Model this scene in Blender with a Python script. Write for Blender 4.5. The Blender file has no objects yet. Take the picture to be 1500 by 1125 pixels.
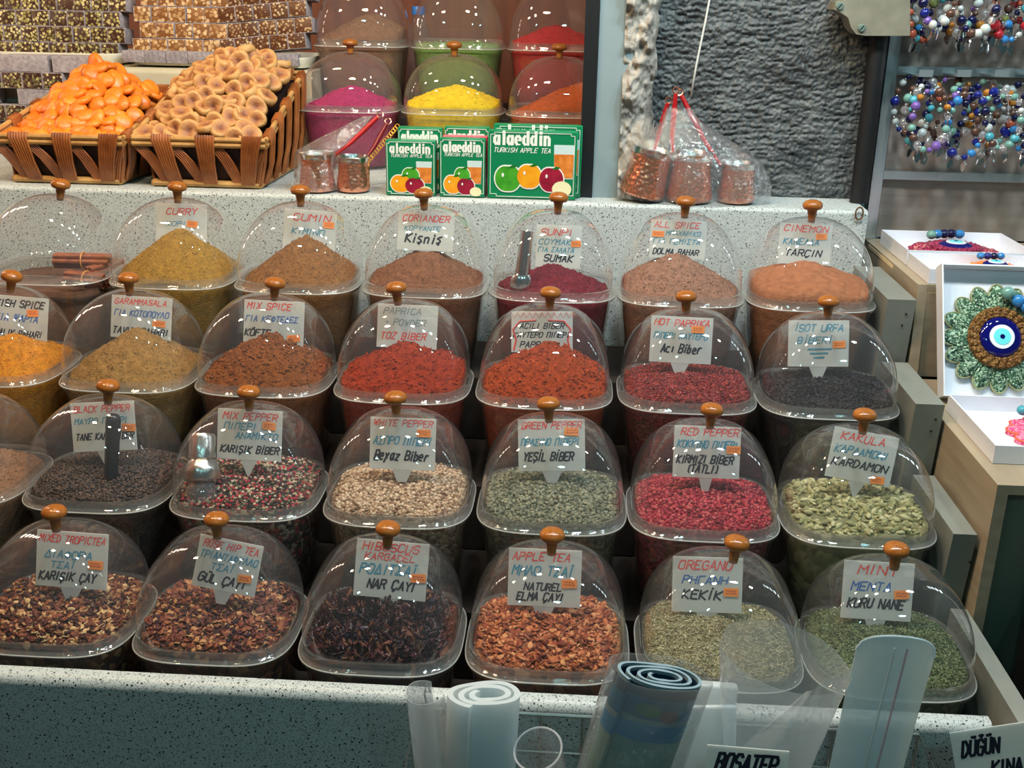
import bpy, math, random
import numpy as np
from mathutils import Vector, Matrix, Euler

# ------------------------------------------------------------------ camera, world, lamps, exposure
SC = bpy.context.scene
COL = SC.collection
FPX = 1600.0                                   # focal length in pixels of the 1500 x 1125 frame
PITCH, YAW, ROLL = (math.radians(a) for a in (19.64, -3.10, -1.106))
CAMZ = 1.6


def cam_axes():
    cp, sp, cy, sy = math.cos(PITCH), math.sin(PITCH), math.cos(YAW), math.sin(YAW)
    fwd = np.array([sy * cp, cy * cp, -sp])
    right = np.array([cy, -sy, 0.0])
    down = np.cross(fwd, right)
    c, s = math.cos(ROLL), math.sin(ROLL)
    return np.array([c * right + s * down, -s * right + c * down, fwd])


AX = cam_axes()
CAM = np.array([0, 0, CAMZ])
cd = bpy.data.cameras.new('camera')
cam = bpy.data.objects.new('camera', cd)
COL.objects.link(cam)
cd.sensor_width = 36.0
cd.lens = FPX / 1500 * 36.0
cd.clip_start = 0.02
M = Matrix.Identity(4)
for i in range(3):
    M[i][0], M[i][1], M[i][2], M[i][3] = AX[0][i], -AX[1][i], -AX[2][i], CAM[i]
cam.matrix_world = M
SC.camera = cam

W = bpy.data.worlds.new('world')
SC.world = W
W.use_nodes = True
W.node_tree.nodes['Background'].inputs[0].default_value = (0.45, 0.86, 0.92, 1)
W.node_tree.nodes['Background'].inputs[1].default_value = 0.08

WARM, MILD, COOL, AQUA = (1.0, 0.72, 0.42), (1.0, 0.88, 0.72), (0.80, 0.95, 1.0), (0.40, 0.93, 0.95)
LAMPS = [  # x, y, z, watts, colour
    (-1.05, 1.16, 2.45, 34, WARM), (-0.60, 1.08, 2.50, 34, WARM), (-0.20, 1.16, 2.50, 32, MILD),
    (0.16, 1.07, 2.48, 36, COOL), (0.50, 1.16, 2.50, 34, COOL), (0.92, 1.10, 2.50, 26, COOL),
    (-0.75, 1.80, 2.55, 9, WARM), (0.10, 1.55, 2.60, 12, MILD),
] + [(-1.50, 1.98, 1.42 + 0.19 * k, 1.6, MILD) for k in range(5)] + [(1.42, 1.72, 1.45 + 0.19 * k, 1.6, COOL) for k in range(5)] + [
    (-0.85, -0.55, 2.55, 8, AQUA), (0.10, -0.70, 2.55, 12, AQUA), (1.00, -0.55, 2.55, 10, AQUA),  # unseen fill lamps added in front to brighten cards and counter face
]
for x, y, z, p, c in LAMPS:
    ld = bpy.data.lights.new('spot_or_fill_lamp', 'POINT')
    ld.energy = p
    ld.color = c
    ld.shadow_soft_size = 0.055
    lo = bpy.data.objects.new('spot_or_fill_lamp', ld)
    lo.location = (x, y, z)
    COL.objects.link(lo)

vs = SC.view_settings
vs.view_transform = 'Standard'
vs.look = 'None'
vs.gamma = 1.0
vs.use_curve_mapping = False
vs.exposure = -0.12
try:
    SC.cycles.transparent_max_bounces = 40
    SC.cycles.max_bounces = 10
    SC.cycles.sample_clamp_indirect = 4.0
    SC.cycles.caustics_reflective = False
    SC.cycles.caustics_refractive = False
except Exception:
    pass


# ------------------------------------------------------------------ points seen at a pixel, at a real depth or height
def ray(px, py):
    return AX.T @ np.array([(px - 750) / FPX, (py - 562.5) / FPX, 1.0])


def at_y(px, py, y):
    d = ray(px, py)
    return CAM + d * (y / d[1])


def at_z(px, py, z):
    d = ray(px, py)
    return CAM + d * ((z - CAMZ) / d[2])


def at_d(px, py, d):
    return CAM + ray(px, py) * d


def x_at(px, y, z):                            # the x at which a point of depth y and height z shows in column px
    a, b = -3.0, 3.0
    for _ in range(50):
        m = (a + b) / 2
        q = AX @ (np.array([m, y, z]) - CAM)
        if 750 + FPX * q[0] / q[2] < px:
            a = m
        else:
            b = m
    return (a + b) / 2


# ------------------------------------------------------------------ materials
def _new(name):
    m = bpy.data.materials.new(name)
    m.use_nodes = True
    nt = m.node_tree
    nt.nodes.clear()
    out = nt.nodes.new('ShaderNodeOutputMaterial')
    return m, nt, out


def _n(nt, kind, **kw):
    n = nt.nodes.new(kind)
    for k, v in kw.items():
        if k in n.inputs:
            n.inputs[k].default_value = v
        else:
            setattr(n, k, v)
    return n


def c4(c):
    return (c[0], c[1], c[2], 1.0)


def srgb(r, g, b):
    def f(v):
        v /= 255.0
        return v / 12.92 if v <= 0.04045 else ((v + 0.055) / 1.055) ** 2.4
    return (f(r), f(g), f(b))


def ramp(nt, stops, interp='LINEAR'):
    r = nt.nodes.new('ShaderNodeValToRGB')
    cr = r.color_ramp
    cr.interpolation = interp
    while len(cr.elements) < len(stops):
        cr.elements.new(0.5)
    for e, (p, c) in zip(cr.elements, stops):
        e.position = p
        e.color = c4(c)
    return r


def plain(name, col, rough=0.5, metal=0.0, var=0.0, scale=40.0, bump=0.0, bscale=None, spec=0.5, col2=None, sss=0.0, detail=4.0):
    """principled surface with object-space noise mottling and bump"""
    m, nt, out = _new(name)
    p = _n(nt, 'ShaderNodeBsdfPrincipled')
    p.inputs['Roughness'].default_value = rough
    p.inputs['Metallic'].default_value = metal
    p.inputs['Specular IOR Level'].default_value = spec
    p.inputs['Base Color'].default_value = c4(col)
    tc = _n(nt, 'ShaderNodeTexCoord')
    if var or col2:
        nz = _n(nt, 'ShaderNodeTexNoise', Scale=scale, Detail=detail)
        nt.links.new(tc.outputs['Object'], nz.inputs['Vector'])
        b = col2 or tuple(v * (1 - var) for v in col)
        a = col if col2 else tuple(min(1, v * (1 + var)) for v in col)
        r = ramp(nt, [(0.32, b), (0.68, a)])
        nt.links.new(nz.outputs[0], r.inputs[0])
        nt.links.new(r.outputs[0], p.inputs['Base Color'])
    if bump:
        nb = _n(nt, 'ShaderNodeTexNoise', Scale=bscale or scale * 2, Detail=5.0)
        nt.links.new(tc.outputs['Object'], nb.inputs['Vector'])
        bp = _n(nt, 'ShaderNodeBump', Strength=bump, Distance=0.003)
        nt.links.new(nb.outputs[0], bp.inputs['Height'])
        nt.links.new(bp.outputs[0], p.inputs['Normal'])
    if sss:
        p.inputs['Subsurface Weight'].default_value = sss
        p.inputs['Subsurface Radius'].default_value = (0.01, 0.005, 0.002)
    nt.links.new(p.outputs[0], out.inputs[0])
    return m


def grains(name, cols, rough=0.6, spec=0.3, bump=0.0, bscale=900.0):
    """every loose grain takes one colour of the list"""
    m, nt, out = _new(name)
    p = _n(nt, 'ShaderNodeBsdfPrincipled')
    p.inputs['Roughness'].default_value = rough
    p.inputs['Specular IOR Level'].default_value = spec
    g = _n(nt, 'ShaderNodeNewGeometry')
    n = len(cols)
    r = ramp(nt, [(i / n, c) for i, c in enumerate(cols)], 'CONSTANT')
    nt.links.new(g.outputs['Random Per Island'], r.inputs[0])
    nt.links.new(r.outputs[0], p.inputs['Base Color'])
    if bump:
        tc = _n(nt, 'ShaderNodeTexCoord')
        nb = _n(nt, 'ShaderNodeTexNoise', Scale=bscale, Detail=3.0)
        nt.links.new(tc.outputs['Object'], nb.inputs['Vector'])
        bp = _n(nt, 'ShaderNodeBump', Strength=bump, Distance=0.001)
        nt.links.new(nb.outputs[0], bp.inputs['Height'])
        nt.links.new(bp.outputs[0], p.inputs['Normal'])
    nt.links.new(p.outputs[0], out.inputs[0])
    return m


def speckle(name, cols, scale, rough=0.6):
    """voronoi cells each of a colour: what packed grains look like through a tub"""
    m, nt, out = _new(name)
    p = _n(nt, 'ShaderNodeBsdfPrincipled')
    p.inputs['Roughness'].default_value = rough
    p.inputs['Specular IOR Level'].default_value = 0.2
    tc = _n(nt, 'ShaderNodeTexCoord')
    v = _n(nt, 'ShaderNodeTexVoronoi', Scale=scale)
    nt.links.new(tc.outputs['Object'], v.inputs['Vector'])
    sp = _n(nt, 'ShaderNodeSeparateColor')
    nt.links.new(v.outputs['Color'], sp.inputs[0])
    n = len(cols)
    r = ramp(nt, [(i / n, c) for i, c in enumerate(cols)], 'CONSTANT')
    nt.links.new(sp.outputs[0], r.inputs[0])
    nt.links.new(r.outputs[0], p.inputs['Base Color'])
    bp = _n(nt, 'ShaderNodeBump', Strength=0.6, Distance=0.002)
    bp.invert = True
    nt.links.new(v.outputs['Distance'], bp.inputs['Height'])
    nt.links.new(bp.outputs[0], p.inputs['Normal'])
    nt.links.new(p.outputs[0], out.inputs[0])
    return m


def clear(name, tint=(1, 1, 1), haze=0.03, hazecol=(0.9, 0.92, 0.95), f0=0.045, gain=0.75, power=3.5, rough=0.02,
          wrinkle=0.0, wscale=30.0, thru=0.5):
    """thin clear plastic: see-through, fresnel gloss and a little milky haze"""
    m, nt, out = _new(name)
    tr = _n(nt, 'ShaderNodeBsdfTransparent', Color=c4(tint))
    df = _n(nt, 'ShaderNodeBsdfDiffuse', Color=c4(hazecol))
    tl = _n(nt, 'ShaderNodeBsdfTranslucent', Color=c4(hazecol))
    dm = _n(nt, 'ShaderNodeMixShader')
    dm.inputs[0].default_value = thru
    nt.links.new(df.outputs[0], dm.inputs[1])
    nt.links.new(tl.outputs[0], dm.inputs[2])
    hz = _n(nt, 'ShaderNodeMixShader')
    hz.inputs[0].default_value = haze
    nt.links.new(tr.outputs[0], hz.inputs[1])
    nt.links.new(dm.outputs[0], hz.inputs[2])
    gl = _n(nt, 'ShaderNodeBsdfGlossy', Color=(1, 1, 1, 1), Roughness=rough)
    lw = _n(nt, 'ShaderNodeLayerWeight')
    lw.inputs[0].default_value = 0.5
    pw = _n(nt, 'ShaderNodeMath', operation='POWER')
    pw.inputs[1].default_value = power
    nt.links.new(lw.outputs['Facing'], pw.inputs[0])
    ma = _n(nt, 'ShaderNodeMath', operation='MULTIPLY_ADD', use_clamp=True)
    ma.inputs[1].default_value = gain
    ma.inputs[2].default_value = f0
    nt.links.new(pw.outputs[0], ma.inputs[0])
    mx = _n(nt, 'ShaderNodeMixShader')
    nt.links.new(ma.outputs[0], mx.inputs[0])
    nt.links.new(hz.outputs[0], mx.inputs[1])
    nt.links.new(gl.outputs[0], mx.inputs[2])
    if wrinkle:
        tc = _n(nt, 'ShaderNodeTexCoord')
        nb = _n(nt, 'ShaderNodeTexNoise', Scale=wscale, Detail=4.0)
        nt.links.new(tc.outputs['Object'], nb.inputs['Vector'])
        bp = _n(nt, 'ShaderNodeBump', Strength=wrinkle, Distance=0.01)
        nt.links.new(nb.outputs[0], bp.inputs['Height'])
        for s in (gl, lw):
            nt.links.new(bp.outputs[0], s.inputs['Normal'])
    nt.links.new(mx.outputs[0], out.inputs[0])
    return m


def terrazzo(name):
    m, nt, out = _new(name)
    p = _n(nt, 'ShaderNodeBsdfPrincipled')
    p.inputs['Roughness'].default_value = 0.45
    tc = _n(nt, 'ShaderNodeTexCoord')
    base = None
    for sc, thr, col in ((260.0, 0.32, srgb(140, 146, 145)), (420.0, 0.28, srgb(92, 102, 102)), (150.0, 0.20, srgb(28, 34, 36))):
        v = _n(nt, 'ShaderNodeTexVoronoi', Scale=sc)
        nt.links.new(tc.outputs['Object'], v.inputs['Vector'])
        r = ramp(nt, [(thr * 0.8, (1, 1, 1)), (thr, (0, 0, 0))])
        nt.links.new(v.outputs['Distance'], r.inputs[0])
        fac = r.outputs[0]
        if sc == 120.0 or sc == 230.0:
            s = _n(nt, 'ShaderNodeSeparateColor')
            nt.links.new(v.outputs['Color'], s.inputs[0])
            g = _n(nt, 'ShaderNodeMath', operation='GREATER_THAN')
            g.inputs[1].default_value = 0.62 if sc == 120.0 else 0.3
            nt.links.new(s.outputs[0], g.inputs[0])
            mu = _n(nt, 'ShaderNodeMath', operation='MULTIPLY')
            nt.links.new(fac, mu.inputs[0])
            nt.links.new(g.outputs[0], mu.inputs[1])
            fac = mu.outputs[0]
        mx = _n(nt, 'ShaderNodeMix', data_type='RGBA')
        mx.inputs[6].default_value = c4(srgb(184, 191, 190))
        if base is not None:
            nt.links.new(base, mx.inputs[6])
        mx.inputs[7].default_value = c4(col)
        nt.links.new(fac, mx.inputs[0])
        base = mx.outputs[2]
    nt.links.new(base, p.inputs['Base Color'])
    nt.links.new(p.outputs[0], out.inputs[0])
    return m


def wood(name, a, b, scale=(6, 60, 60), rough=0.5):
    m, nt, out = _new(name)
    p = _n(nt, 'ShaderNodeBsdfPrincipled')
    p.inputs['Roughness'].default_value = rough
    tc = _n(nt, 'ShaderNodeTexCoord')
    mp = _n(nt, 'ShaderNodeMapping')
    mp.inputs['Scale'].default_value = scale
    nt.links.new(tc.outputs['Object'], mp.inputs[0])
    nz = _n(nt, 'ShaderNodeTexNoise', Scale=1.0, Detail=5.0)
    nt.links.new(mp.outputs[0], nz.inputs['Vector'])
    r = ramp(nt, [(0.3, a), (0.7, b)])
    nt.links.new(nz.outputs[0], r.inputs[0])
    nt.links.new(r.outputs[0], p.inputs['Base Color'])
    nt.links.new(p.outputs[0], out.inputs[0])
    return m


def hammered(name, col, rough, scale, strength):
    m, nt, out = _new(name)
    p = _n(nt, 'ShaderNodeBsdfPrincipled')
    p.inputs['Base Color'].default_value = c4(col)
    p.inputs['Metallic'].default_value = 1.0
    p.inputs['Roughness'].default_value = rough
    tc = _n(nt, 'ShaderNodeTexCoord')
    v = _n(nt, 'ShaderNodeTexVoronoi', Scale=scale)
    nt.links.new(tc.outputs['Object'], v.inputs['Vector'])
    bp = _n(nt, 'ShaderNodeBump', Strength=strength, Distance=0.002)
    nt.links.new(v.outputs['Distance'], bp.inputs['Height'])
    nt.links.new(bp.outputs[0], p.inputs['Normal'])
    nt.links.new(p.outputs[0], out.inputs[0])
    return m


def nutty(name, jelly, nuts, scale, thr):
    m, nt, out = _new(name)
    p = _n(nt, 'ShaderNodeBsdfPrincipled')
    p.inputs['Roughness'].default_value = 0.45
    tc = _n(nt, 'ShaderNodeTexCoord')
    oi = _n(nt, 'ShaderNodeObjectInfo')
    ad = _n(nt, 'ShaderNodeVectorMath', operation='ADD')
    nt.links.new(tc.outputs['Object'], ad.inputs[0])
    nt.links.new(oi.outputs['Location'], ad.inputs[1])
    v = _n(nt, 'ShaderNodeTexVoronoi', Scale=scale)
    nt.links.new(ad.outputs[0], v.inputs['Vector'])
    s = _n(nt, 'ShaderNodeSeparateColor')
    nt.links.new(v.outputs['Color'], s.inputs[0])
    nr = ramp(nt, [(i / len(nuts), c) for i, c in enumerate(nuts)], 'CONSTANT')
    nt.links.new(s.outputs[1], nr.inputs[0])
    fr = ramp(nt, [(thr, (1, 1, 1)), (thr + 0.06, (0, 0, 0))])
    nt.links.new(v.outputs['Distance'], fr.inputs[0])
    mx = _n(nt, 'ShaderNodeMix', data_type='RGBA')
    mx.inputs[6].default_value = c4(jelly)
    nt.links.new(fr.outputs[0], mx.inputs[0])
    nt.links.new(nr.outputs[0], mx.inputs[7])
    nt.links.new(mx.outputs[2], p.inputs['Base Color'])
    bp = _n(nt, 'ShaderNodeBump', Strength=0.5, Distance=0.003)
    nt.links.new(fr.outputs[0], bp.inputs['Height'])
    nt.links.new(bp.outputs[0], p.inputs['Normal'])
    nt.links.new(p.outputs[0], out.inputs[0])
    return m


def thin_card(name):
    m, nt, out = _new(name)
    p = _n(nt, 'ShaderNodeBsdfPrincipled')
    p.inputs['Base Color'].default_value = c4(srgb(236, 238, 234))
    p.inputs['Roughness'].default_value = 0.3
    tl = _n(nt, 'ShaderNodeBsdfTranslucent', Color=c4(srgb(236, 238, 234)))
    mx = _n(nt, 'ShaderNodeMixShader')
    mx.inputs[0].default_value = 0.55
    nt.links.new(p.outputs[0], mx.inputs[1])
    nt.links.new(tl.outputs[0], mx.inputs[2])
    nt.links.new(mx.outputs[0], out.inputs[0])
    return m


MT = {
    'dome': clear('clear_dome_plastic', haze=0.055, gain=0.9, power=3.2, hazecol=(0.85, 0.87, 0.9)),
    'lip': clear('lip_highlight_plastic', haze=0.8, hazecol=(0.9, 0.9, 0.86), f0=0.08),  # extra milky white puts the lip's bright highlight into the colour
    'rim': clear('milky_rim_plastic', haze=0.13, hazecol=(0.86, 0.86, 0.82), f0=0.07),
    'tub': clear('tub_plastic', tint=(0.93, 0.92, 0.90), haze=0.10, hazecol=(0.55, 0.55, 0.52), f0=0.05, gain=0.5, power=3),
    'knob': plain('amber_wood', srgb(172, 106, 44), rough=0.16, col2=srgb(138, 78, 28), scale=60),
    'card': thin_card('white_card'),
    'card_clear': clear('card_tab_plastic', haze=0.75, hazecol=(0.8, 0.82, 0.8)),
    'red': plain('red_ink', srgb(214, 52, 48), rough=0.5),
    'blue': plain('blue_ink', srgb(40, 92, 165), rough=0.5),
    'teal': plain('teal_ink', srgb(46, 132, 160), rough=0.5),
    'black': plain('black_ink', srgb(22, 24, 40), rough=0.4),
    'grey': plain('faded_ink', srgb(128, 140, 138), rough=0.5),
    'sticker': plain('orange_sticker', srgb(247, 140, 52), rough=0.5),
    'sticker_ink': plain('sticker_ink', srgb(196, 88, 30), rough=0.5),
    'terrazzo': terrazzo('terrazzo'),
    'steel': plain('steel', (0.62, 0.62, 0.62), rough=0.16, metal=1.0),
    'dark_wood': plain('dark_wood', srgb(34, 24, 18), rough=0.7, var=0.3),
    'grey_lam': plain('grey_laminate', srgb(126, 128, 120), rough=0.5, var=0.08, scale=14),
    'board': wood('pale_board', srgb(142, 126, 104), srgb(164, 148, 124), scale=(30, 6, 60)),
    'veneer': wood('veneer', srgb(136, 124, 116), srgb(160, 148, 140), scale=(3, 60, 70), rough=0.3),
    'alu': plain('aluminium', (0.62, 0.68, 0.70), rough=0.3, metal=0.8),
    'blackmat': plain('black_matt', srgb(16, 16, 18), rough=0.5),
    'pillar': plain('painted_pillar', srgb(140, 156, 160), rough=0.45, var=0.04, scale=8),
    'white_plastic': plain('white_plastic', srgb(222, 218, 200), rough=0.35),
    'cream_plastic': plain('cream_plastic', srgb(186, 180, 156), rough=0.4, var=0.06, scale=25),
    'brown_back': wood('brown_panel', srgb(86, 42, 24), srgb(112, 58, 32), scale=(40, 40, 4)),
    'cable': plain('white_cable', srgb(212, 212, 206), rough=0.4),
    'boxcard': plain('white_box_card', srgb(226, 228, 236), rough=0.25, var=0.02, scale=20),
    'floor': plain('dark_floor', srgb(66, 72, 64), rough=0.5, var=0.25, scale=6),
}

# ------------------------------------------------------------------ mesh building
rng = np.random.default_rng(7)
random.seed(7)


class MB:
    def __init__(s):
        s.V, s.F, s.FM, s.n = [], [], [], 0

    def add(s, v, f, mi=0):
        v = np.asarray(v, float).reshape(-1, 3)
        s.V.append(v)
        for q in f:
            s.F.append(tuple(int(i) + s.n for i in q))
            s.FM.append(mi)
        s.n += len(v)
        return s

    def box(s, x0, x1, y0, y1, z0, z1, mi=0, mat=None):
        v = np.array([(x, y, z) for z in (z0, z1) for y in (y0, y1) for x in (x0, x1)])
        if mat is not None:
            v = v @ np.asarray(mat)[:3, :3].T + np.asarray(mat)[:3, 3]
        return s.add(v, [(0, 2, 3, 1), (4, 5, 7, 6), (0, 1, 5, 4), (2, 6, 7, 3), (0, 4, 6, 2), (1, 3, 7, 5)], mi)

    def loft(s, rings, closed=True, cap0=False, cap1=False, mi=0):
        R = [np.asarray(r, float) for r in rings]
        m = len(R[0])
        F = []
        for k in range(len(R) - 1):
            for j in range(m if closed else m - 1):
                a, b = k * m + j, k * m + (j + 1) % m
                F.append((a, b, b + m, a + m))
        if cap0:
            F.append(tuple(range(m - 1, -1, -1)))
        if cap1:
            F.append(tuple((len(R) - 1) * m + j for j in range(m)))
        return s.add(np.concatenate(R), F, mi)

    def tube(s, pts, r, seg=8, cap=True, mi=0, closed=False):
        P = [Vector(p) for p in pts]
        n = len(P)
        rr = [r] * n if np.isscalar(r) else list(r)
        rings = []
        up = None
        for i in range(n):
            if closed:
                t = (P[(i + 1) % n] - P[i - 1]).normalized()
            else:
                t = (P[min(i + 1, n - 1)] - P[max(i - 1, 0)]).normalized()
            if up is None:
                up = t.orthogonal().normalized()
            up = (up - t * up.dot(t))
            up = up.normalized() if up.length > 1e-6 else t.orthogonal().normalized()
            bn = t.cross(up)
            rings.append([P[i] + (up * math.cos(a) + bn * math.sin(a)) * rr[i] for a in (2 * math.pi * k / seg for k in range(seg))])
        if closed:
            rings.append(rings[0])
            return s.loft(rings, mi=mi)
        return s.loft(rings, cap0=cap, cap1=cap, mi=mi)

    def lathe(s, prof, seg=24, c=(0, 0, 0), mi=0, mat=None, cap0=True, cap1=True):
        rings = []
        for r, z in prof:
            ring = np.array([(r * math.cos(a), r * math.sin(a), z) for a in (2 * math.pi * k / seg for k in range(seg))])
            if mat is not None:
                ring = ring @ np.asarray(mat)[:3, :3].T + np.asarray(mat)[:3, 3]
            rings.append(ring + np.array(c))
        return s.loft(rings, cap0=cap0, cap1=cap1, mi=mi)

    def poly(s, pts2, y, th, mi=0, mat=None):
        """flat outline in x,z extruded from y (front) by th towards +y"""
        n = len(pts2)
        v = [(p[0], y, p[1]) for p in pts2] + [(p[0], y + th, p[1]) for p in pts2]
        v = np.array(v)
        if mat is not None:
            v = v @ np.asarray(mat)[:3, :3].T + np.asarray(mat)[:3, 3]
        F = [tuple(range(n)), tuple(range(2 * n - 1, n - 1, -1))]
        F += [(i, n + i, n + (i + 1) % n, (i + 1) % n) for i in range(n)]
        return s.add(v, F, mi)

    def mesh(s, name, mats, smooth=True, angle=None):
        me = bpy.data.meshes.new(name)
        V = np.concatenate(s.V) if s.V else np.zeros((0, 3))
        me.from_pydata(V.tolist(), [], s.F)
        for m in (mats if isinstance(mats, (list, tuple)) else [mats]):
            me.materials.append(m)
        if any(s.FM):
            me.polygons.foreach_set('material_index', s.FM)
        me.polygons.foreach_set('use_smooth', [bool(smooth)] * len(s.F))
        me.validate()
        me.update()
        if angle is not None:
            try:
                me.set_sharp_from_angle(angle=math.radians(angle))
            except Exception:
                pass
        return me


def fast_mesh(name, V, T, mats, MI=None, smooth=True):
    me = bpy.data.meshes.new(name)
    k = T.shape[1]
    me.vertices.add(len(V))
    me.vertices.foreach_set('co', V.astype(np.float32).ravel())
    me.loops.add(T.size)
    me.loops.foreach_set('vertex_index', T.astype(np.int32).ravel())
    me.polygons.add(len(T))
    me.polygons.foreach_set('loop_start', np.arange(0, T.size, k, dtype=np.int32))
    for m in mats:
        me.materials.append(m)
    if MI is not None:
        me.polygons.foreach_set('material_index', MI.astype(np.int32))
    me.polygons.foreach_set('use_smooth', np.full(len(T), bool(smooth)))
    me.update(calc_edges=True)
    me.validate()
    return me


def link(name, data, parent=None, loc=(0, 0, 0), rot=(0, 0, 0)):
    o = bpy.data.objects.new(name, data)
    COL.objects.link(o)
    o.location = loc
    o.rotation_euler = rot
    if parent is not None:
        o.parent = parent
    return o


def tag(o, label=None, cat=None, group=None, kind=None):
    if label:
        o['label'] = label
    if cat:
        o['category'] = cat
    if group:
        o['group'] = group
    if kind:
        o['kind'] = kind
    return o


def thing(name, label, cat, loc=(0, 0, 0), rot=(0, 0, 0), group=None):
    return tag(link(name, None, None, loc, rot), label, cat, group)


def part(name, mb, mats, parent, smooth=True, angle=40, loc=(0, 0, 0), rot=(0, 0, 0)):
    return link(name, mb.mesh(name, mats, smooth, angle), parent, loc, rot)


def structure(name, mb, mats, smooth=False):
    return tag(link(name, mb.mesh(name, mats, smooth, 35 if smooth else None)), kind='structure')


def copy_tree(o, parent=None):
    c = o.copy()
    COL.objects.link(c)
    if parent is not None:
        c.parent = parent
    for ch in list(o.children):
        copy_tree(ch, c)
    return c


def smooth_box(w, d, h, r=0.002, seg=2):
    """a box with rounded edges standing on z = 0"""
    import bmesh
    bm = bmesh.new()
    bmesh.ops.create_cube(bm, size=1.0)
    for v in bm.verts:
        v.co = Vector((v.co.x * w, v.co.y * d, (v.co.z + 0.5) * h))
    bmesh.ops.bevel(bm, geom=list(bm.edges), offset=r, segments=seg, profile=0.5, affect='EDGES')
    mb = MB()
    bm.verts.ensure_lookup_table()
    mb.add([v.co[:] for v in bm.verts], [[v.index for v in f.verts] for f in bm.faces])
    bm.free()
    return mb


def noise2(x, y, seed=0):
    """smooth value noise, numpy"""
    xi, yi = np.floor(x).astype(np.int64), np.floor(y).astype(np.int64)
    xf, yf = x - xi, y - yi
    u, v = xf * xf * (3 - 2 * xf), yf * yf * (3 - 2 * yf)

    def h(a, b):
        n = (a * 374761393 + b * 668265263 + seed * 974711) & 0x7fffffff
        n = ((n ^ (n >> 13)) * 1274126177) & 0x7fffffff
        return ((n ^ (n >> 16)) & 0xffff) / 65535.0
    return (h(xi, yi) * (1 - u) + h(xi + 1, yi) * u) * (1 - v) + (h(xi, yi + 1) * (1 - u) + h(xi + 1, yi + 1) * u) * v


def fbm(x, y, octs=4, seed=0):
    t, a = 0.0, 0.5
    for k in range(octs):
        t = t + a * (noise2(x * 2 ** k, y * 2 ** k, seed + k) - 0.5)
        a *= 0.5
    return t


# ------------------------------------------------------------------ hand lettering: strokes on a 4 x 6 grid
GL = {
    'A': '00 26 40;12 32', 'B': '00 06 36 45 44 33 03;33 42 41 30 00', 'C': '45 36 16 05 01 10 30 41', 'D': '00 06 26 44 42 20 00',
    'E': '46 06 00 40;03 33', 'F': '46 06 00;03 33', 'G': '45 36 16 05 01 10 30 41 43 23', 'H': '00 06;40 46;03 43', 'I': '10 16',
    'J': '46 41 30 10 01', 'K': '06 00;46 03 40', 'L': '06 00 40', 'M': '00 06 23 46 40', 'N': '00 06 40 46',
    'O': '16 36 45 41 30 10 01 05 16', 'P': '00 06 36 45 44 33 03', 'R': '00 06 36 45 44 33 03;23 40',
    'S': '45 36 16 05 04 13 33 42 41 30 10 01', 'T': '06 46;26 20', 'U': '06 01 10 30 41 46', 'V': '06 20 46',
    'W': '06 10 24 30 46', 'X': '06 40;00 46', 'Y': '06 23 46;23 20', 'Z': '06 46 00 40', '(': '36 25 21 30', ')': '16 25 21 10',
    'Π': '00 06 46 40', 'Γ': '00 06 46', 'Δ': '00 26 40 00', 'Λ': '00 26 40', 'Σ': '46 06 23 00 40',
    'Φ': '20 26;15 35 44 42 31 11 02 04 15', 'Ψ': '20 26;06 04 12 32 44 46',
    'a': '34 14 03 01 10 20 32 34 30', 'b': '06 00 20 31 33 24 03', 'c': '34 14 03 01 10 30', 'd': '36 30 10 01 03 14 34',
    'e': '02 32 33 24 14 03 01 10 30', 'i': '10 14', 'k': '06 00;34 02 30', 'l': '16 10', 'm': '00 04 14 24 20', 'n': '00 04;03 14 24 33 30',
    'r': '00 04;02 14 34', 's': '34 14 03 22 31 20 00', 'u': '04 01 10 30;34 30', 'y': '04 21;34 11 0:', 'z': '04 34 00 30',
    '-': '03 33', '+': '23 43;32 34',
}
ACC = {'Ş': ('S', 'c'), 'Ç': ('C', 'c'), 'İ': ('I', 'd1'), 'Ü': ('U', 'd2'), 'Ö': ('O', 'd2'), 'Ğ': ('G', 'b'), 'Ï': ('I', 'd2i'), '\u03aa': ('I', 'd2i'), 'ş': ('s', 'c'),
       'i': ('i', 'd1l'), 'ı': ('i', ''), 'j': ('i', '')}
NARROW = {'\u03aa': 2.6, 'I': 2.4, 'İ': 2.4, 'Ï': 2.6, 'i': 2.4, 'ı': 2.4, '(': 3, ')': 3, 'l': 2.4, ' ': 3.0}


def pt(s):
    x = int(s[0])
    y = -2 if s[1] == ':' else int(s[1])
    return (x, y)


def glyph(ch):
    acc = ''
    if ch in ACC:
        ch, acc = ACC[ch]
    L = [[pt(q) for q in st.split()] for st in GL.get(ch, '').split(';') if st]
    if acc == 'c':
        L.append([(2, 0), (2.3, -0.8), (1.5, -1.5)])
    elif acc == 'd1':
        L.append([(1.1, 7.1), (1.3, 7.7)])
    elif acc == 'd1l':
        L.append([(1.0, 5.3), (1.2, 5.9)])
    elif acc == 'd2':
        L += [[(1.1, 7.1), (1.2, 7.6)], [(2.9, 7.1), (3.0, 7.6)]]
    elif acc == 'd2i':
        L += [[(0.4, 7.1), (0.5, 7.6)], [(1.6, 7.1), (1.7, 7.6)]]
    elif acc == 'b':
        L.append([(1, 7.8), (2, 7.1), (3, 7.8)])
    return L


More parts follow.
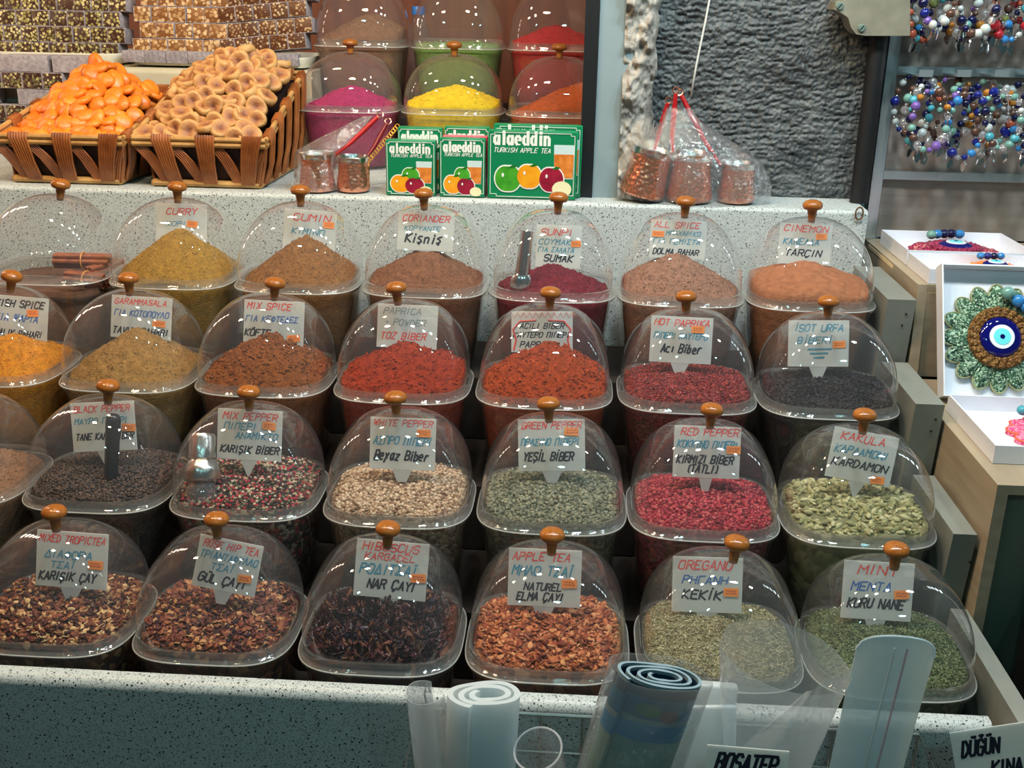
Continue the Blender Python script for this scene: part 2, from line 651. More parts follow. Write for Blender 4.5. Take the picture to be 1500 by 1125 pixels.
def write(mb, text, x0, x1, z, h, y, weight=0.13, slant=0.22, jit=0.22, depth=0.00014, mi=0, seed=0, mono=None):
    """letters between x0 and x1, baseline z, height h, on the plane y facing -y; each stroke a thin raised bar"""
    r = random.Random(hash_text(text) + seed)
    adv = [NARROW.get(c, 4.0) + 1.5 for c in text]
    tot = sum(adv) - 1.5
    sx = (x1 - x0) / tot
    sy = h / 6.0
    cx = 0.0
    k = 0
    for c, a in zip(text, adv):
        dz = r.uniform(-0.25, 0.25) * sy * (jit / 0.22)
        for st in glyph(c):
            P = []
            for (gx, gy) in st:
                gx += r.uniform(-jit, jit)
                gy += r.uniform(-jit, jit)
                P.append((x0 + (cx + gx) * sx + slant * gy * sy, z + gy * sy + dz))
            for (ax, az), (bx, bz) in zip(P, P[1:]):
                dx, dzz = bx - ax, bz - az
                ln = math.hypot(dx, dzz)
                if ln < 1e-7:
                    continue
                w = h * weight * 0.5
                if mono is not None:                      # broad upright strokes, thin level ones
                    w = h * 0.5 * (mono[0] + (mono[1] - mono[0]) * abs(dzz) / ln)
                ux, uz = dx / ln, dzz / ln
                e = w * 0.6
                k += 1
                yy = y - depth - (k % 4) * 0.00001
                q = [(ax - ux * e - uz * w, az - uz * e + ux * w), (bx + ux * e - uz * w, bz + uz * e + ux * w),
                     (bx + ux * e + uz * w, bz + uz * e - ux * w), (ax - ux * e + uz * w, az - uz * e - ux * w)]
                mb.poly(q[::-1], yy, depth * 0.9, mi)
        cx += a


def hash_text(t):
    v = 7
    for c in t:
        v = (v * 131 + ord(c)) % 1000003
    return v

# ================================================================== the setting
LEDGE = 1.28                                   # top of the rear counter
LEDGE_Y = 1.79                                 # its front face
LIP = 0.857                                    # top of the front counter lip


def slab(x0, x1, y0, y1, z0, z1, r=0.008, seg=4):
    """block with its upper front edge rounded"""
    mb = MB()
    prof = [(y1, z0), (y1, z1)] + [(y0 + r - r * math.sin(a), z1 - r + r * math.cos(a)) for a in (math.pi / 2 * k / seg for k in range(seg + 1))] + [(y0, z0)]
    mb.loft([[(x, y, z) for y, z in prof] for x in (x0, x1)], closed=True)
    n = len(prof)
    mb.F += [tuple(range(n)), tuple(range(2 * n - 1, n - 1, -1))]
    mb.FM += [0, 0]
    return mb


mb = MB()
mb.box(-4, 4, -1.5, 5, -0.05, 0)
structure('floor', mb, MT['floor'])

o = link('rear_counter', slab(-1.6, 0.475, LEDGE_Y, 2.9, 0.0, LEDGE).mesh('rear_counter', MT['terrazzo'], True, 35))
tag(o, 'speckled terrazzo rear counter with an upright face behind the spice rows', 'counter', kind='structure')
o = link('front_counter', slab(-1.6, 0.478, 1.026, 1.046, 0.0, LIP, r=0.012, seg=6).mesh('front_counter', MT['terrazzo'], True, 35))
tag(o, 'speckled terrazzo front counter wall with a bright rounded lip', 'counter', kind='structure')

# stone wall behind the rear counter
nx, nz = 300, 520
gx, gz = np.meshgrid(np.linspace(0.09, 0.492, nx), np.linspace(1.281, 2.3, nz))
warp = 0.018 * fbm(gx * 14, gz * 9, 3, 5)
dep = 0.022 * fbm(gx * 7, gz * 9, 3, 11) + 0.0085 * fbm(gx * 60, (gz + warp) * 230, 2, 21) + 0.008 * fbm(gx * 230, gz * 330, 2, 3)
V = np.stack([gx, 1.905 - dep, gz], -1).reshape(-1, 3)
idx = np.arange(nx * nz).reshape(nz, nx)
T = np.stack([idx[:-1, :-1], idx[:-1, 1:], idx[1:, 1:], idx[1:, :-1]], -1).reshape(-1, 4)
mstone = plain('dark_stone', srgb(100, 104, 104), rough=0.5, col2=srgb(54, 58, 60), scale=24, bump=0.8, bscale=160)
tag(link('wall_back', fast_mesh('wall_back', V, T, [mstone])), kind='structure')
mb = MB()
mb.box(0.09, 0.56, 1.95, 2.0, LEDGE, 2.3)
mb.box(0.56, 1.6, 1.97, 2.02, 0.0, 2.3)
structure('wall_rear', mb, MT['blackmat'])

# rough mortar between the pillar and the stone
nx, nz = 60, 320
gx, gz = np.meshgrid(np.linspace(0.0, 1.0, nx), np.linspace(1.281, 2.2, nz))
edge = 0.052 + 0.030 * (fbm(gz * 16, gz * 0, 3, 8) + 0.25)
X = 0.070 + gx * edge
dep = 0.045 * np.sqrt(np.clip(1 - (gx * 1.02) ** 2, 0, 1)) + 0.045 * fbm(X * 36, gz * 22, 3, 17) + 0.02 * fbm(X * 110, gz * 90, 3, 4)
V = np.stack([X, 1.876 - dep, gz], -1).reshape(-1, 3)
idx = np.arange(nx * nz).reshape(nz, nx)
T = np.stack([idx[:-1, :-1], idx[:-1, 1:], idx[1:, 1:], idx[1:, :-1]], -1).reshape(-1, 4)
mmort = plain('rough_mortar', srgb(182, 174, 162), rough=0.85, col2=srgb(128, 122, 114), scale=30, bump=0.6, bscale=220)
tag(link('mortar_joint', fast_mesh('mortar_joint', V, T, [mmort])), 'rough pale mortar between the painted pillar and the dark stone wall', 'mortar', kind='structure')

mb = MB()
mb.box(0.029, 0.085, 1.845, 2.6, LEDGE, 2.6)
tag(structure('pillar', mb, MT['pillar']), 'pale blue-grey painted pillar standing on the rear counter', 'pillar')
mb = MB()
mb.box(0.006, 0.0285, 1.84, 1.90, LEDGE, 2.6)
tag(structure('trim_1', mb, MT['blackmat']), 'black edge strip along the pillar', 'trim')

# niche behind the baskets and rear spice bins
mb = MB()
mb.box(-1.6, 0.029, 2.62, 2.68, LEDGE, 2.6)
structure('wall_niche', mb, MT['brown_back'])
mb = MB()
mb.box(-1.66, -1.6, -0.5, 2.68, 0.0, 2.6)
structure('wall_left', mb, MT['brown_back'])
mb = slab(-0.498, 0.028, 2.256, 2.60, LEDGE + 0.001, 1.362, r=0.003)
tag(link('rear_shelf', mb.mesh('rear_shelf', MT['dark_wood'], True, 35)), 'dark raised shelf carrying the rearmost domed bins', 'shelf')
# ------------------------------------------------------------------ stepped stand that carries the bins
ROWY = [1.5786, 1.3996, 1.2241, 1.0533]
ROWZ = [1.1658, 1.0640, 0.9637, 0.8632]
TUBH = 0.125
st = thing('tiered_stand', 'dark tiered stand carrying four rows of domed spice bins', 'stand', (0, 1.4, 0))
st_in = Matrix.Translation((0, -1.4, 0))
ends = [LEDGE_Y, ROWY[0], ROWY[1], ROWY[2]]
for j in range(4):
    y0 = ROWY[j] + 0.020 if j < 3 else 1.0465
    z = ROWZ[j] - TUBH - 0.004
    mb = MB().box(-1.55, 0.460, y0 - 1.4, ends[j] + (0.016 if j else -0.002) - 1.4, z - 0.012, z)
    part('tread', mb, MT['dark_wood'], st, False)
    if j < 3:
        mb = MB().box(-1.55, 0.448, y0 - 1.4 - 0.0, y0 - 1.4 + 0.01, ROWZ[j + 1] - TUBH - 0.004, z - 0.012)
        part('riser', mb, MT['dark_wood'], st, False)
CHEEK_X = [0.4635, 0.4665, 0.4765, 0.4875]
cheek_z = [1.189, 1.093, 0.990, 0.887]
cheek_y = [1.58, 1.40, 1.224, 0.955]
for j in range(4):
    y1 = [LEDGE_Y, 1.58, 1.40, 1.224][j] - 0.001
    x0, x1 = CHEEK_X[j], 0.505 if j < 3 else 0.508
    zb = [0.93, 0.83, 0.74, 0.70][j]
    mb = MB()
    y0 = cheek_y[j]
    under = 0.03 if j < 3 else 0.0
    v = [(x0, y0, cheek_z[j]), (x1, y0, cheek_z[j]), (x1, y1, cheek_z[j]), (x0, y1, cheek_z[j]),
         (x0, y0 + under, zb), (x1, y0 + under, zb), (x1, y1, zb), (x0, y1, zb)]
    v = [(a, b - 1.4, c) for a, b, c in v]
    mb.add(v, [(0, 1, 2, 3), (7, 6, 5, 4), (0, 4, 5, 1), (1, 5, 6, 2), (2, 6, 7, 3), (3, 7, 4, 0)])
    part('step_cheek', mb, MT['grey_lam'], st, False)
    if j < 3:                                   # screw heads on the front of each step
        mb = MB()
        for sx, sz in ((0.030, 0.022), (0.027, 0.040)):
            mm = Matrix.Translation((x0 + sx, y0 - 1.4 + under * sz / (cheek_z[j] - zb), cheek_z[j] - sz)) @ Matrix.Rotation(math.pi / 2, 4, 'X')
            mb.lathe([(0.0016, -0.001), (0.0016, 0.001), (0.0006, 0.0016)], 10, mat=mm)
        part('screw', mb, MT['blackmat'], st)

# ================================================================== domed bins
RA, RB, DH = 0.097, 0.0912, 0.1240               # rim half width, half depth, dome height


def se_ring(a, b, z, n=4.0, seg=64, cx=0.0, cy=0.0):
    t = np.linspace(0, 2 * np.pi, seg, endpoint=False)
    c, s = np.cos(t), np.sin(t)
    x = a * np.sign(c) * np.abs(c) ** (2 / n) + cx
    y = b * np.sign(s) * np.abs(s) ** (2 / n) + cy
    return np.stack([x, y, np.full(seg, z)], -1)


def dome_z(x, y, a=RA - 0.005, b=RB - 0.005):
    n = 2.9
    rr = (abs(x / a) ** n + abs(y / b) ** n) ** (1 / n)
    if rr >= 1:
        return 0.0
    return 0.014 + (DH - 0.014) * (1 - rr ** 2.3) ** (1 / 2.3)


mb = MB()
rings = []
for k in range(26):
    t = math.pi / 2 * k / 26
    r, h = math.cos(t) ** (2 / 2.3), math.sin(t) ** (2 / 2.3)
    n = 2.1 + 1.4 * r ** 1.5
    rings.append(se_ring((RA - 0.004) * max(r, 0.02), (RB - 0.004) * max(r, 0.02), 0.014 + (DH - 0.014) * h, n))
rings.append(se_ring(0.004, 0.004, DH, 2.1))
mb.loft(rings, cap1=True)
ME_DOME = mb.mesh('dome_lid', MT['dome'])
mb = MB()                                       # flange with a rolled lip
prof = [(-0.004, 0.0145), (-0.0042, 0.006), (-0.0025, 0.0045), (0.0, 0.0035), (0.0008, 0.0018), (0.0, 0.0002), (-0.003, 0.0), (-0.007, 0.001), (-0.0072, 0.0145)]
mb.loft([se_ring(RA + d, RB + d, z, 3.5) for d, z in prof] + [se_ring(RA - 0.004, RB - 0.004, 0.0145, 3.5)])
ME_FLANGE = mb.mesh('lid_flange', MT['rim'])
mb = MB()
mb.tube([tuple(p) for p in se_ring(RA + 0.0004, RB + 0.0004, 0.0012, 3.5, 72)], 0.0010, 6, closed=True)  # rolled lip as a whitened bead, painting the highlight along the rim
ME_LIP = mb.mesh('rim_highlight_bead', MT['lip'])
mb = MB()
prof = [(0.0, -0.0005), (0.0005, -0.003), (-0.003, -0.006), (-0.0055, -0.010), (-0.007, -0.02), (-0.0185, -TUBH + 0.008), (-0.024, -TUBH)]
mb.loft([se_ring(RA + d, RB + d, z, 3.5) for d, z in prof], cap1=True)
ME_TUB = mb.mesh('tub', MT['tub'])
mb = MB()
mb.lathe([(0.0052, -0.006), (0.0058, 0.0), (0.0062, 0.004), (0.0072, 0.010), (0.0078, 0.0125), (0.0135, 0.0145), (0.0150, 0.0180), (0.0146, 0.0215),
          (0.0118, 0.0250), (0.0070, 0.0272), (0.0020, 0.0280)], 28)
ME_KNOB = mb.mesh('knob', MT['knob'])


def bin_at(label, loc, knob_dx=0.0, group='domed spice bins'):
    t = thing('spice_bin', label, 'spice bin', loc, group=group)
    link('tub', ME_TUB, t)
    lid = link('dome_lid', ME_DOME, t)
    link('lid_flange', ME_FLANGE, lid)
    link('rim_highlight_bead', ME_LIP, lid)
    kd = max(-0.026, min(0.026, knob_dx))
    k = link('knob', ME_KNOB, lid, (kd, 0, dome_z(kd, 0) - 0.001), (0, math.radians(520 * kd), 0))
    return t


# ------------------------------------------------------------------ what the bins hold
IA, IB = 0.0880, 0.0822


def se_rad(x, y, n=3.4):
    return (np.abs(x / IA) ** n + np.abs(y / IB) ** n) ** (1 / n)


def heap(base, peak, cx, cy, wx=0.085, wy=0.08, amp=0.003, freq=60, seed=0, tip=0.18, fill=0.0):
    def f(x, y):
        d = np.sqrt(((x - cx) / wx) ** 2 + ((y - cy) / wy) ** 2 + tip * tip) - tip
        z = base + peak * np.clip(1 - d, -fill, 1) + amp * fbm(x * freq + 9, y * freq + 5, 4, seed) * 2
        rr = np.clip(se_rad(x, y), 0, 0.999)
        return np.minimum(z, 0.004 + (DH - 0.014) * (1 - rr ** 2.3) ** (1 / 2.3))
    return f


def bed(f, nr=56, nt=150, bottom=-TUBH + 0.004):
    """the filled body: a height field over the tub's section, walled down to the tub's floor"""
    t = np.linspace(0, 2 * np.pi, nt, endpoint=False)
    c, s = np.cos(t), np.sin(t)
    ux, uy = np.sign(c) * np.abs(c) ** 0.588, np.sign(s) * np.abs(s) ** 0.588
    rr = np.linspace(0.012, 1, nr)
    V = []
    for r in rr:
        nn = 0.588 + 0.412 * (1 - r)
        uxr, uyr = np.sign(c) * np.abs(c) ** nn, np.sign(s) * np.abs(s) ** nn
        x, y = IA * r * uxr, IB * r * uyr
        V.append(np.stack([x, y, f(x, y)], -1))
    k = 0.845
    for zz, sc in ((-0.012, 0.995), (-0.03, 0.970), (-0.07, 0.92), (bottom, k)):
        V.append(np.stack([IA * sc * ux, IB * sc * uy, np.full(nt, zz)], -1))
    mb = MB()
    mb.loft(V[::-1], closed=True, cap0=True, cap1=True)
    return mb


def ico():
    p = (1 + 5 ** 0.5) / 2
    v = np.array([(-1, p, 0), (1, p, 0), (-1, -p, 0), (1, -p, 0), (0, -1, p), (0, 1, p), (0, -1, -p), (0, 1, -p), (p, 0, -1), (p, 0, 1), (-p, 0, -1), (-p, 0, 1)], float)
    f = np.array([(0, 11, 5), (0, 5, 1), (0, 1, 7), (0, 7, 10), (0, 10, 11), (1, 5, 9), (5, 11, 4), (11, 10, 2), (10, 7, 6), (7, 1, 8), (3, 9, 4), (3, 4, 2), (3, 2, 6),
                  (3, 6, 8), (3, 8, 9), (4, 9, 5), (2, 4, 11), (6, 2, 10), (8, 6, 7), (9, 8, 1)])
    return v / np.linalg.norm(v[0]), f


def ico2():
    v, f = ico()
    V = [tuple(p) for p in v]
    cache = {}

    def mid(a, b):
        k = (min(a, b), max(a, b))
        if k not in cache:
            q = np.array(V[a]) + np.array(V[b])
            V.append(tuple(q / np.linalg.norm(q)))
            cache[k] = len(V) - 1
        return cache[k]
    F = []
    for a, b, c in f:
        ab, bc, ca = mid(a, b), mid(b, c), mid(c, a)
        F += [(a, ab, ca), (ab, b, bc), (ca, bc, c), (ab, bc, ca)]
    return np.array(V), np.array(F)


def chip_template():
    """a bent, uneven scrap of dried fruit with thickness"""
    n = 7
    a = np.linspace(0, 2 * np.pi, n, endpoint=False)
    r = rng.uniform(0.7, 1.15, n)
    top = np.stack([np.cos(a) * r, np.sin(a) * r * 0.75, 0.35 * (np.cos(a) * r) ** 2 + rng.uniform(-0.1, 0.1, n)], -1)
    bot = top - np.array([0, 0, 0.28])
    V = np.concatenate([top, bot, [[0, 0, 0.05]], [[0, 0, -0.3]]])
    F = []
    for i in range(n):
        j = (i + 1) % n
        F += [(i, j, 2 * n), (n + j, n + i, 2 * n + 1), (i, n + i, n + j), (i, n + j, j)]
    return V, np.array(F)


def leaf_template():
    """a curled crumb of dried leaf"""
    V = np.array([(-1, 0, 0.12), (-0.3, 0.34, 0), (0.5, 0.28, 0.05), (1, 0, 0.2), (0.4, -0.3, 0.02), (-0.4, -0.32, 0), (0, 0, 0.22), (0, 0, -0.1)], float)
    F = []
    ring = [0, 1, 2, 3, 4, 5]
    for i in range(6):
        F += [(ring[i], 6, ring[(i + 1) % 6]), (ring[(i + 1) % 6], 7, ring[i])]
    return V, np.array(F)


def pod_template():
    """a cardamom pod: a three-ridged spindle"""
    V, F = ico2()
    a = np.arctan2(V[:, 1], V[:, 2])
    k = 1 + 0.13 * np.cos(3 * a)
    V = np.stack([V[:, 0] * 1.0 * np.sign(1), V[:, 1] * 0.46 * k, V[:, 2] * 0.42 * k], -1)
    V[:, 1:] *= (1 - 0.25 * np.abs(V[:, :1]))
    return V, F


def petal_template():
    """a twisted dried hibiscus strip"""
    n = 6
    P = []
    for i in range(n):
        t = i / (n - 1) * 2 - 1
        w = 0.28 * (1 - 0.7 * t * t) + 0.04
        a = t * 1.3
        z = 0.5 * t * t - 0.1
        P += [(t, w * math.cos(a), z + w * math.sin(a)), (t, -w * math.cos(a), z - w * math.sin(a)),
              (t, w * math.cos(a), z + w * math.sin(a) - 0.08), (t, -w * math.cos(a), z - w * math.sin(a) - 0.08)]
    F = []
    for i in range(n - 1):
        a, b = 4 * i, 4 * i + 4
        for p, q in ((0, 1), (1, 3), (3, 2), (2, 0)):
            F += [(a + p, a + q, b + q), (a + p, b + q, b + p)]
    return np.array(P), np.array(F)


def scatter(N, templ, size, f, flat=0.6, layers=1.0, svar=0.25, seed=1, rim=0.985, squash=None):
    """N loose grains lying on the height field f, as vertices and triangles"""
    g = np.random.default_rng(seed)
    P = np.zeros((0, 2))
    while len(P) < N:
        q = g.uniform(-1, 1, (N * 2, 2)) * np.array([IA, IB])
        P = np.concatenate([P, q[se_rad(q[:, 0], q[:, 1]) < rim]])
    P = P[:N]
    z = f(P[:, 0], P[:, 1])
    r = size * (1 + g.uniform(-svar, svar, N))
    z = z + g.uniform(-0.5, 0.55, N) * r * layers
    tv, tf = templ if isinstance(templ, tuple) else (None, None)
    a, b, c = g.uniform(0, 2 * np.pi, N), g.normal(0, flat, N), g.normal(0, flat, N)
    ca, sa, cb, sb, cc, sc = np.cos(a), np.sin(a), np.cos(b), np.sin(b), np.cos(c), np.sin(c)
    R = np.zeros((N, 3, 3))
    R[:, 0] = np.stack([ca * cb, ca * sb * sc - sa * cc, ca * sb * cc + sa * sc], -1)
    R[:, 1] = np.stack([sa * cb, sa * sb * sc + ca * cc, sa * sb * cc - ca * sc], -1)
    R[:, 2] = np.stack([-sb, cb * sc, cb * cc], -1)
    if isinstance(templ, tuple):
        V = np.einsum('nij,vj->nvi', R, tv) * r[:, None, None] + np.stack([P[:, 0], P[:, 1], z], -1)[:, None, :]
        T = tf[None] + (np.arange(N) * len(tv))[:, None, None]
        return V.reshape(-1, 3), T.reshape(-1, 3)
    VV, TT, off = [], [], 0
    per = np.array_split(np.arange(N), len(templ))
    for (tv, tf), ix in zip(templ, per):
        V = np.einsum('nij,vj->nvi', R[ix], tv) * r[ix][:, None, None] + np.stack([P[ix, 0], P[ix, 1], z[ix]], -1)[:, None, :]
        T = tf[None] + (np.arange(len(ix)) * len(tv))[:, None, None] + off
        off += len(ix) * len(tv)
        VV.append(V.reshape(-1, 3))
        TT.append(T.reshape(-1, 3))
    return np.concatenate(VV), np.concatenate(TT)


def fill_mesh(name, f, mbed, loose=None, mloose=None, nr=56, nt=150):
    b = bed(f, nr, nt)
    V0 = np.concatenate(b.V)
    T0 = []
    for q in b.F:
        for k in range(1, len(q) - 1):
            T0.append((q[0], q[k], q[k + 1]))
    T0 = np.array(T0)
    if loose is None:
        return fast_mesh(name, V0, T0, [mbed])
    VV, TT, MM, off, mats = [V0], [T0], [np.zeros(len(T0))], len(V0), [mbed]
    for (V, T), m in zip(loose, mloose):
        VV.append(V)
        TT.append(T + off)
        MM.append(np.full(len(T), len(mats)))
        mats.append(m)
        off += len(V)
    return fast_mesh(name, np.concatenate(VV), np.concatenate(TT), mats, np.concatenate(MM))


def powder(name, col, dark=0.66, scale=90, bump=0.7, bscale=420):
    return plain(name, tuple(v for v in col), rough=0.95, spec=0.08, col2=tuple(v * dark for v in col), scale=scale, bump=bump, bscale=bscale, detail=6)

# ------------------------------------------------------------------ the bins of the four rows: left and right rim, lower rim line, knob
BINS = {
    'sticks': (0, -20, 165, 418, 85), 'curry': (0, 163, 345, 424, 258), 'cumin': (0, 344, 528, 432, 439), 'coriander': (0, 529, 715, 436, 621),
    'sumac': (0, 715, 904, 443, 818), 'allspice': (0, 904, 1092, 451, 1005), 'cinnamon': (0, 1092, 1278, 460, 1192),
    'fish': (1, -112, 95, 563, 12), 'garam': (1, 92, 287, 577, 187), 'kofte': (1, 285, 488, 583, 400), 'paprika': (1, 485, 693, 596, 582),
    'hot': (1, 693, 901, 604, 806), 'flakes': (1, 903, 1110, 607, 1007), 'isot': (1, 1107, 1318, 613, 1216),
    'ginger': (2, -168, 50, 737, -50), 'blackp': (2, 33, 248, 752, 155), 'mixp': (2, 247, 472, 768, 363), 'whitep': (2, 470, 696, 780, 580),
    'greenp': (2, 694, 922, 785, 805), 'redp': (2, 920, 1145, 795, 1043), 'cardamom': (2, 1140, 1368, 804, 1268),
    'tropic': (3, -38, 210, 962, 78), 'rosehip': (3, 190, 437, 972, 316), 'hibiscus': (3, 435, 680, 997, 567), 'apple': (3, 678, 925, 1003, 809),
    'oregano': (3, 930, 1178, 1012, 1078), 'mint': (3, 1175, 1430, 1025, 1315),
}
HELD = {
    'sticks': 'tied cinnamon stick bundles', 'curry': 'mustard-yellow curry powder', 'cumin': 'tan cumin powder', 'coriander': 'brown coriander powder',
    'sumac': 'dark maroon sumac and a steel scoop', 'allspice': 'grey-brown allspice powder', 'cinnamon': 'orange-brown cinnamon powder',
    'fish': 'bright orange fish spice', 'garam': 'olive-brown garam masala', 'kofte': 'crumbly brown meatball spice',
    'paprika': 'red-orange paprika powder', 'hot': 'fiery orange hot pepper powder', 'flakes': 'dark red pepper flakes', 'isot': 'almost black pepper flakes',
    'ginger': 'pale brown powder', 'blackp': 'black peppercorns', 'mixp': 'mixed red, white and black peppercorns', 'whitep': 'white peppercorns',
    'greenp': 'grey-green peppercorns', 'redp': 'pink-red peppercorns', 'cardamom': 'green cardamom pods', 'tropic': 'mixed fruit tea scraps',
    'rosehip': 'rosehip tea scraps', 'hibiscus': 'dark purple hibiscus petals', 'apple': 'orange dried apple tea scraps', 'oregano': 'pale dried oregano',
    'mint': 'dark green dried mint',
}
BLOC = {}
for key, (j, l, r, fy, kx) in BINS.items():
    z = ROWZ[j]
    y = float(at_z((l + r) / 2, fy, z)[1])
    y = max(ROWY[j] - 0.002, min(ROWY[j] + 0.002, y))
    yc = y + RB
    xl, xr = x_at(l, y + 0.06, z), x_at(r, y + 0.06, z)
    xc = (xl + xr) / 2
    BLOC[key] = [xc, yc, z, kx]
for j in range(4):                               # neighbours keep a hair between their rims
    ks = [k for k in BINS if BINS[k][0] == j]
    for _ in range(30):
        for a, b in zip(ks, ks[1:]):
            g = BLOC[b][0] - BLOC[a][0] - 2 * (RA + 0.0012)
            if g < 0:
                BLOC[a][0] += g / 2
                BLOC[b][0] -= g / 2
for j in range(4):                               # and the last of each row a hair from the stand's cheek
    ks = [k for k in BINS if BINS[k][0] == j]
    over = BLOC[ks[-1]][0] + RA + 0.0016 - CHEEK_X[j]
    if over > 0:
        for n_, k in enumerate(ks[::-1]):
            lim = CHEEK_X[j] - RA - 0.0016 - n_ * 2 * (RA + 0.0012)
            BLOC[k][0] = min(BLOC[k][0], lim)
for key, (xc, yc, z, kx) in BLOC.items():
    kdx = x_at(kx, yc, z + 0.15) - xc
    bin_at('clear domed bin of ' + HELD[key], (xc, yc, z), kdx)


def peak_of(key, px, py, back=0.0):
    xc, yc, z, _ = BLOC[key]
    q = at_y(px, py, yc + back)
    return q[0] - xc, back, q[2] - z


def spice_obj(key, name, mesh, label, cat='spice', group=None):
    xc, yc, z, _ = BLOC[key]
    return tag(link(name, mesh, None, (xc, yc, z)), label, cat, group, 'stuff')


# powders: key, object name, colour, peak pixel, base height, spread x, spread y, roughness, label
POW = [
    ('curry', 'curry_powder', (164, 124, 50), (262, 336), 0.000, 0.105, 0.10, 0.0022, 'peaked heap of mustard-yellow curry powder'),
    ('cumin', 'cumin_powder', (144, 100, 60), (447, 347), 0.000, 0.100, 0.10, 0.0030, 'peaked heap of tan cumin powder'),
    ('coriander', 'coriander_powder', (134, 90, 66), (625, 366), 0.002, 0.105, 0.10, 0.0028, 'rounded heap of brown coriander powder'),
    ('sumac', 'sumac', (122, 38, 52), (810, 390), 0.000, 0.085, 0.09, 0.0040, 'maroon sumac heap with a steel scoop stuck in it'),
    ('allspice', 'allspice_powder', (158, 116, 96), (990, 372), 0.002, 0.110, 0.10, 0.0022, 'smooth heap of grey-brown allspice powder'),
    ('cinnamon', 'cinnamon_powder', (176, 112, 76), (1180, 384), 0.008, 0.150, 0.13, 0.0016, 'broad flat heap of orange-brown cinnamon powder'),
    ('fish', 'fish_spice', (208, 134, 28), (18, 492), 0.002, 0.105, 0.10, 0.0030, 'heap of bright orange powder in front of the FISH SPICE card'),
    ('garam', 'garam_masala', (156, 118, 66), (200, 482), 0.000, 0.105, 0.10, 0.0030, 'rounded heap of olive-brown garam masala'),
    ('kofte', 'meatball_spice', (134, 76, 38), (396, 490), 0.001, 0.110, 0.10, 0.0058, 'crumbly lumpy heap of brown meatball spice'),
    ('paprika', 'paprika_powder', (152, 52, 28), (600, 502), 0.006, 0.120, 0.10, 0.0050, 'lumpy red-orange heap of paprika powder'),
    ('hot', 'hot_pepper_powder', (160, 64, 28), (805, 502), 0.004, 0.110, 0.10, 0.0060, 'lumpy fiery orange heap of hot pepper powder'),
    ('ginger', 'brown_powder', (150, 112, 86), (-60, 660), 0.002, 0.110, 0.10, 0.0026, 'heap of pale brown powder next to the black peppercorn bin'),
]
for i, (key, nm, col, pk, base, wx, wy, amp, lab) in enumerate(POW):
    cx, cy, pz = peak_of(key, pk[0], pk[1], 0.008)
    pz = max(0.02, min(0.088, pz))
    f = heap(base - 0.004, pz - base + 0.005, cx, cy, wx * 0.94, wy * 0.94, amp * 1.7, 95, seed=i * 7 + 3, tip=0.12)
    loose, ml = None, None
    mp_ = powder(nm, srgb(*col), scale=110, bump=0.9)
    if key != 'cinnamon':
        n_, s_ = {'sumac': (4200, 0.0011), 'kofte': (1500, 0.0024), 'paprika': (1100, 0.0022), 'hot': (1300, 0.0024)}.get(key, (2200, 0.0013))
        c0 = srgb(*col)
        ml = [grains(nm + '_crumbs', [tuple(v * k for v in c0) for k in (0.6, 0.8, 0.95, 1.15)], rough=0.9, spec=0.1)]
        loose = [scatter(n_, chip_template(), s_, f, 0.8, 0.6, 0.5, seed=i)]
    spice_obj(key, nm, fill_mesh(nm, f, mp_, loose, ml, 64, 170), lab)


def pal(*cs):
    return [srgb(*c) for c in cs]


ICO = ico()
CHIPS = [chip_template() for _ in range(8)]
LEAF = leaf_template()
PETAL = petal_template()
POD = pod_template()
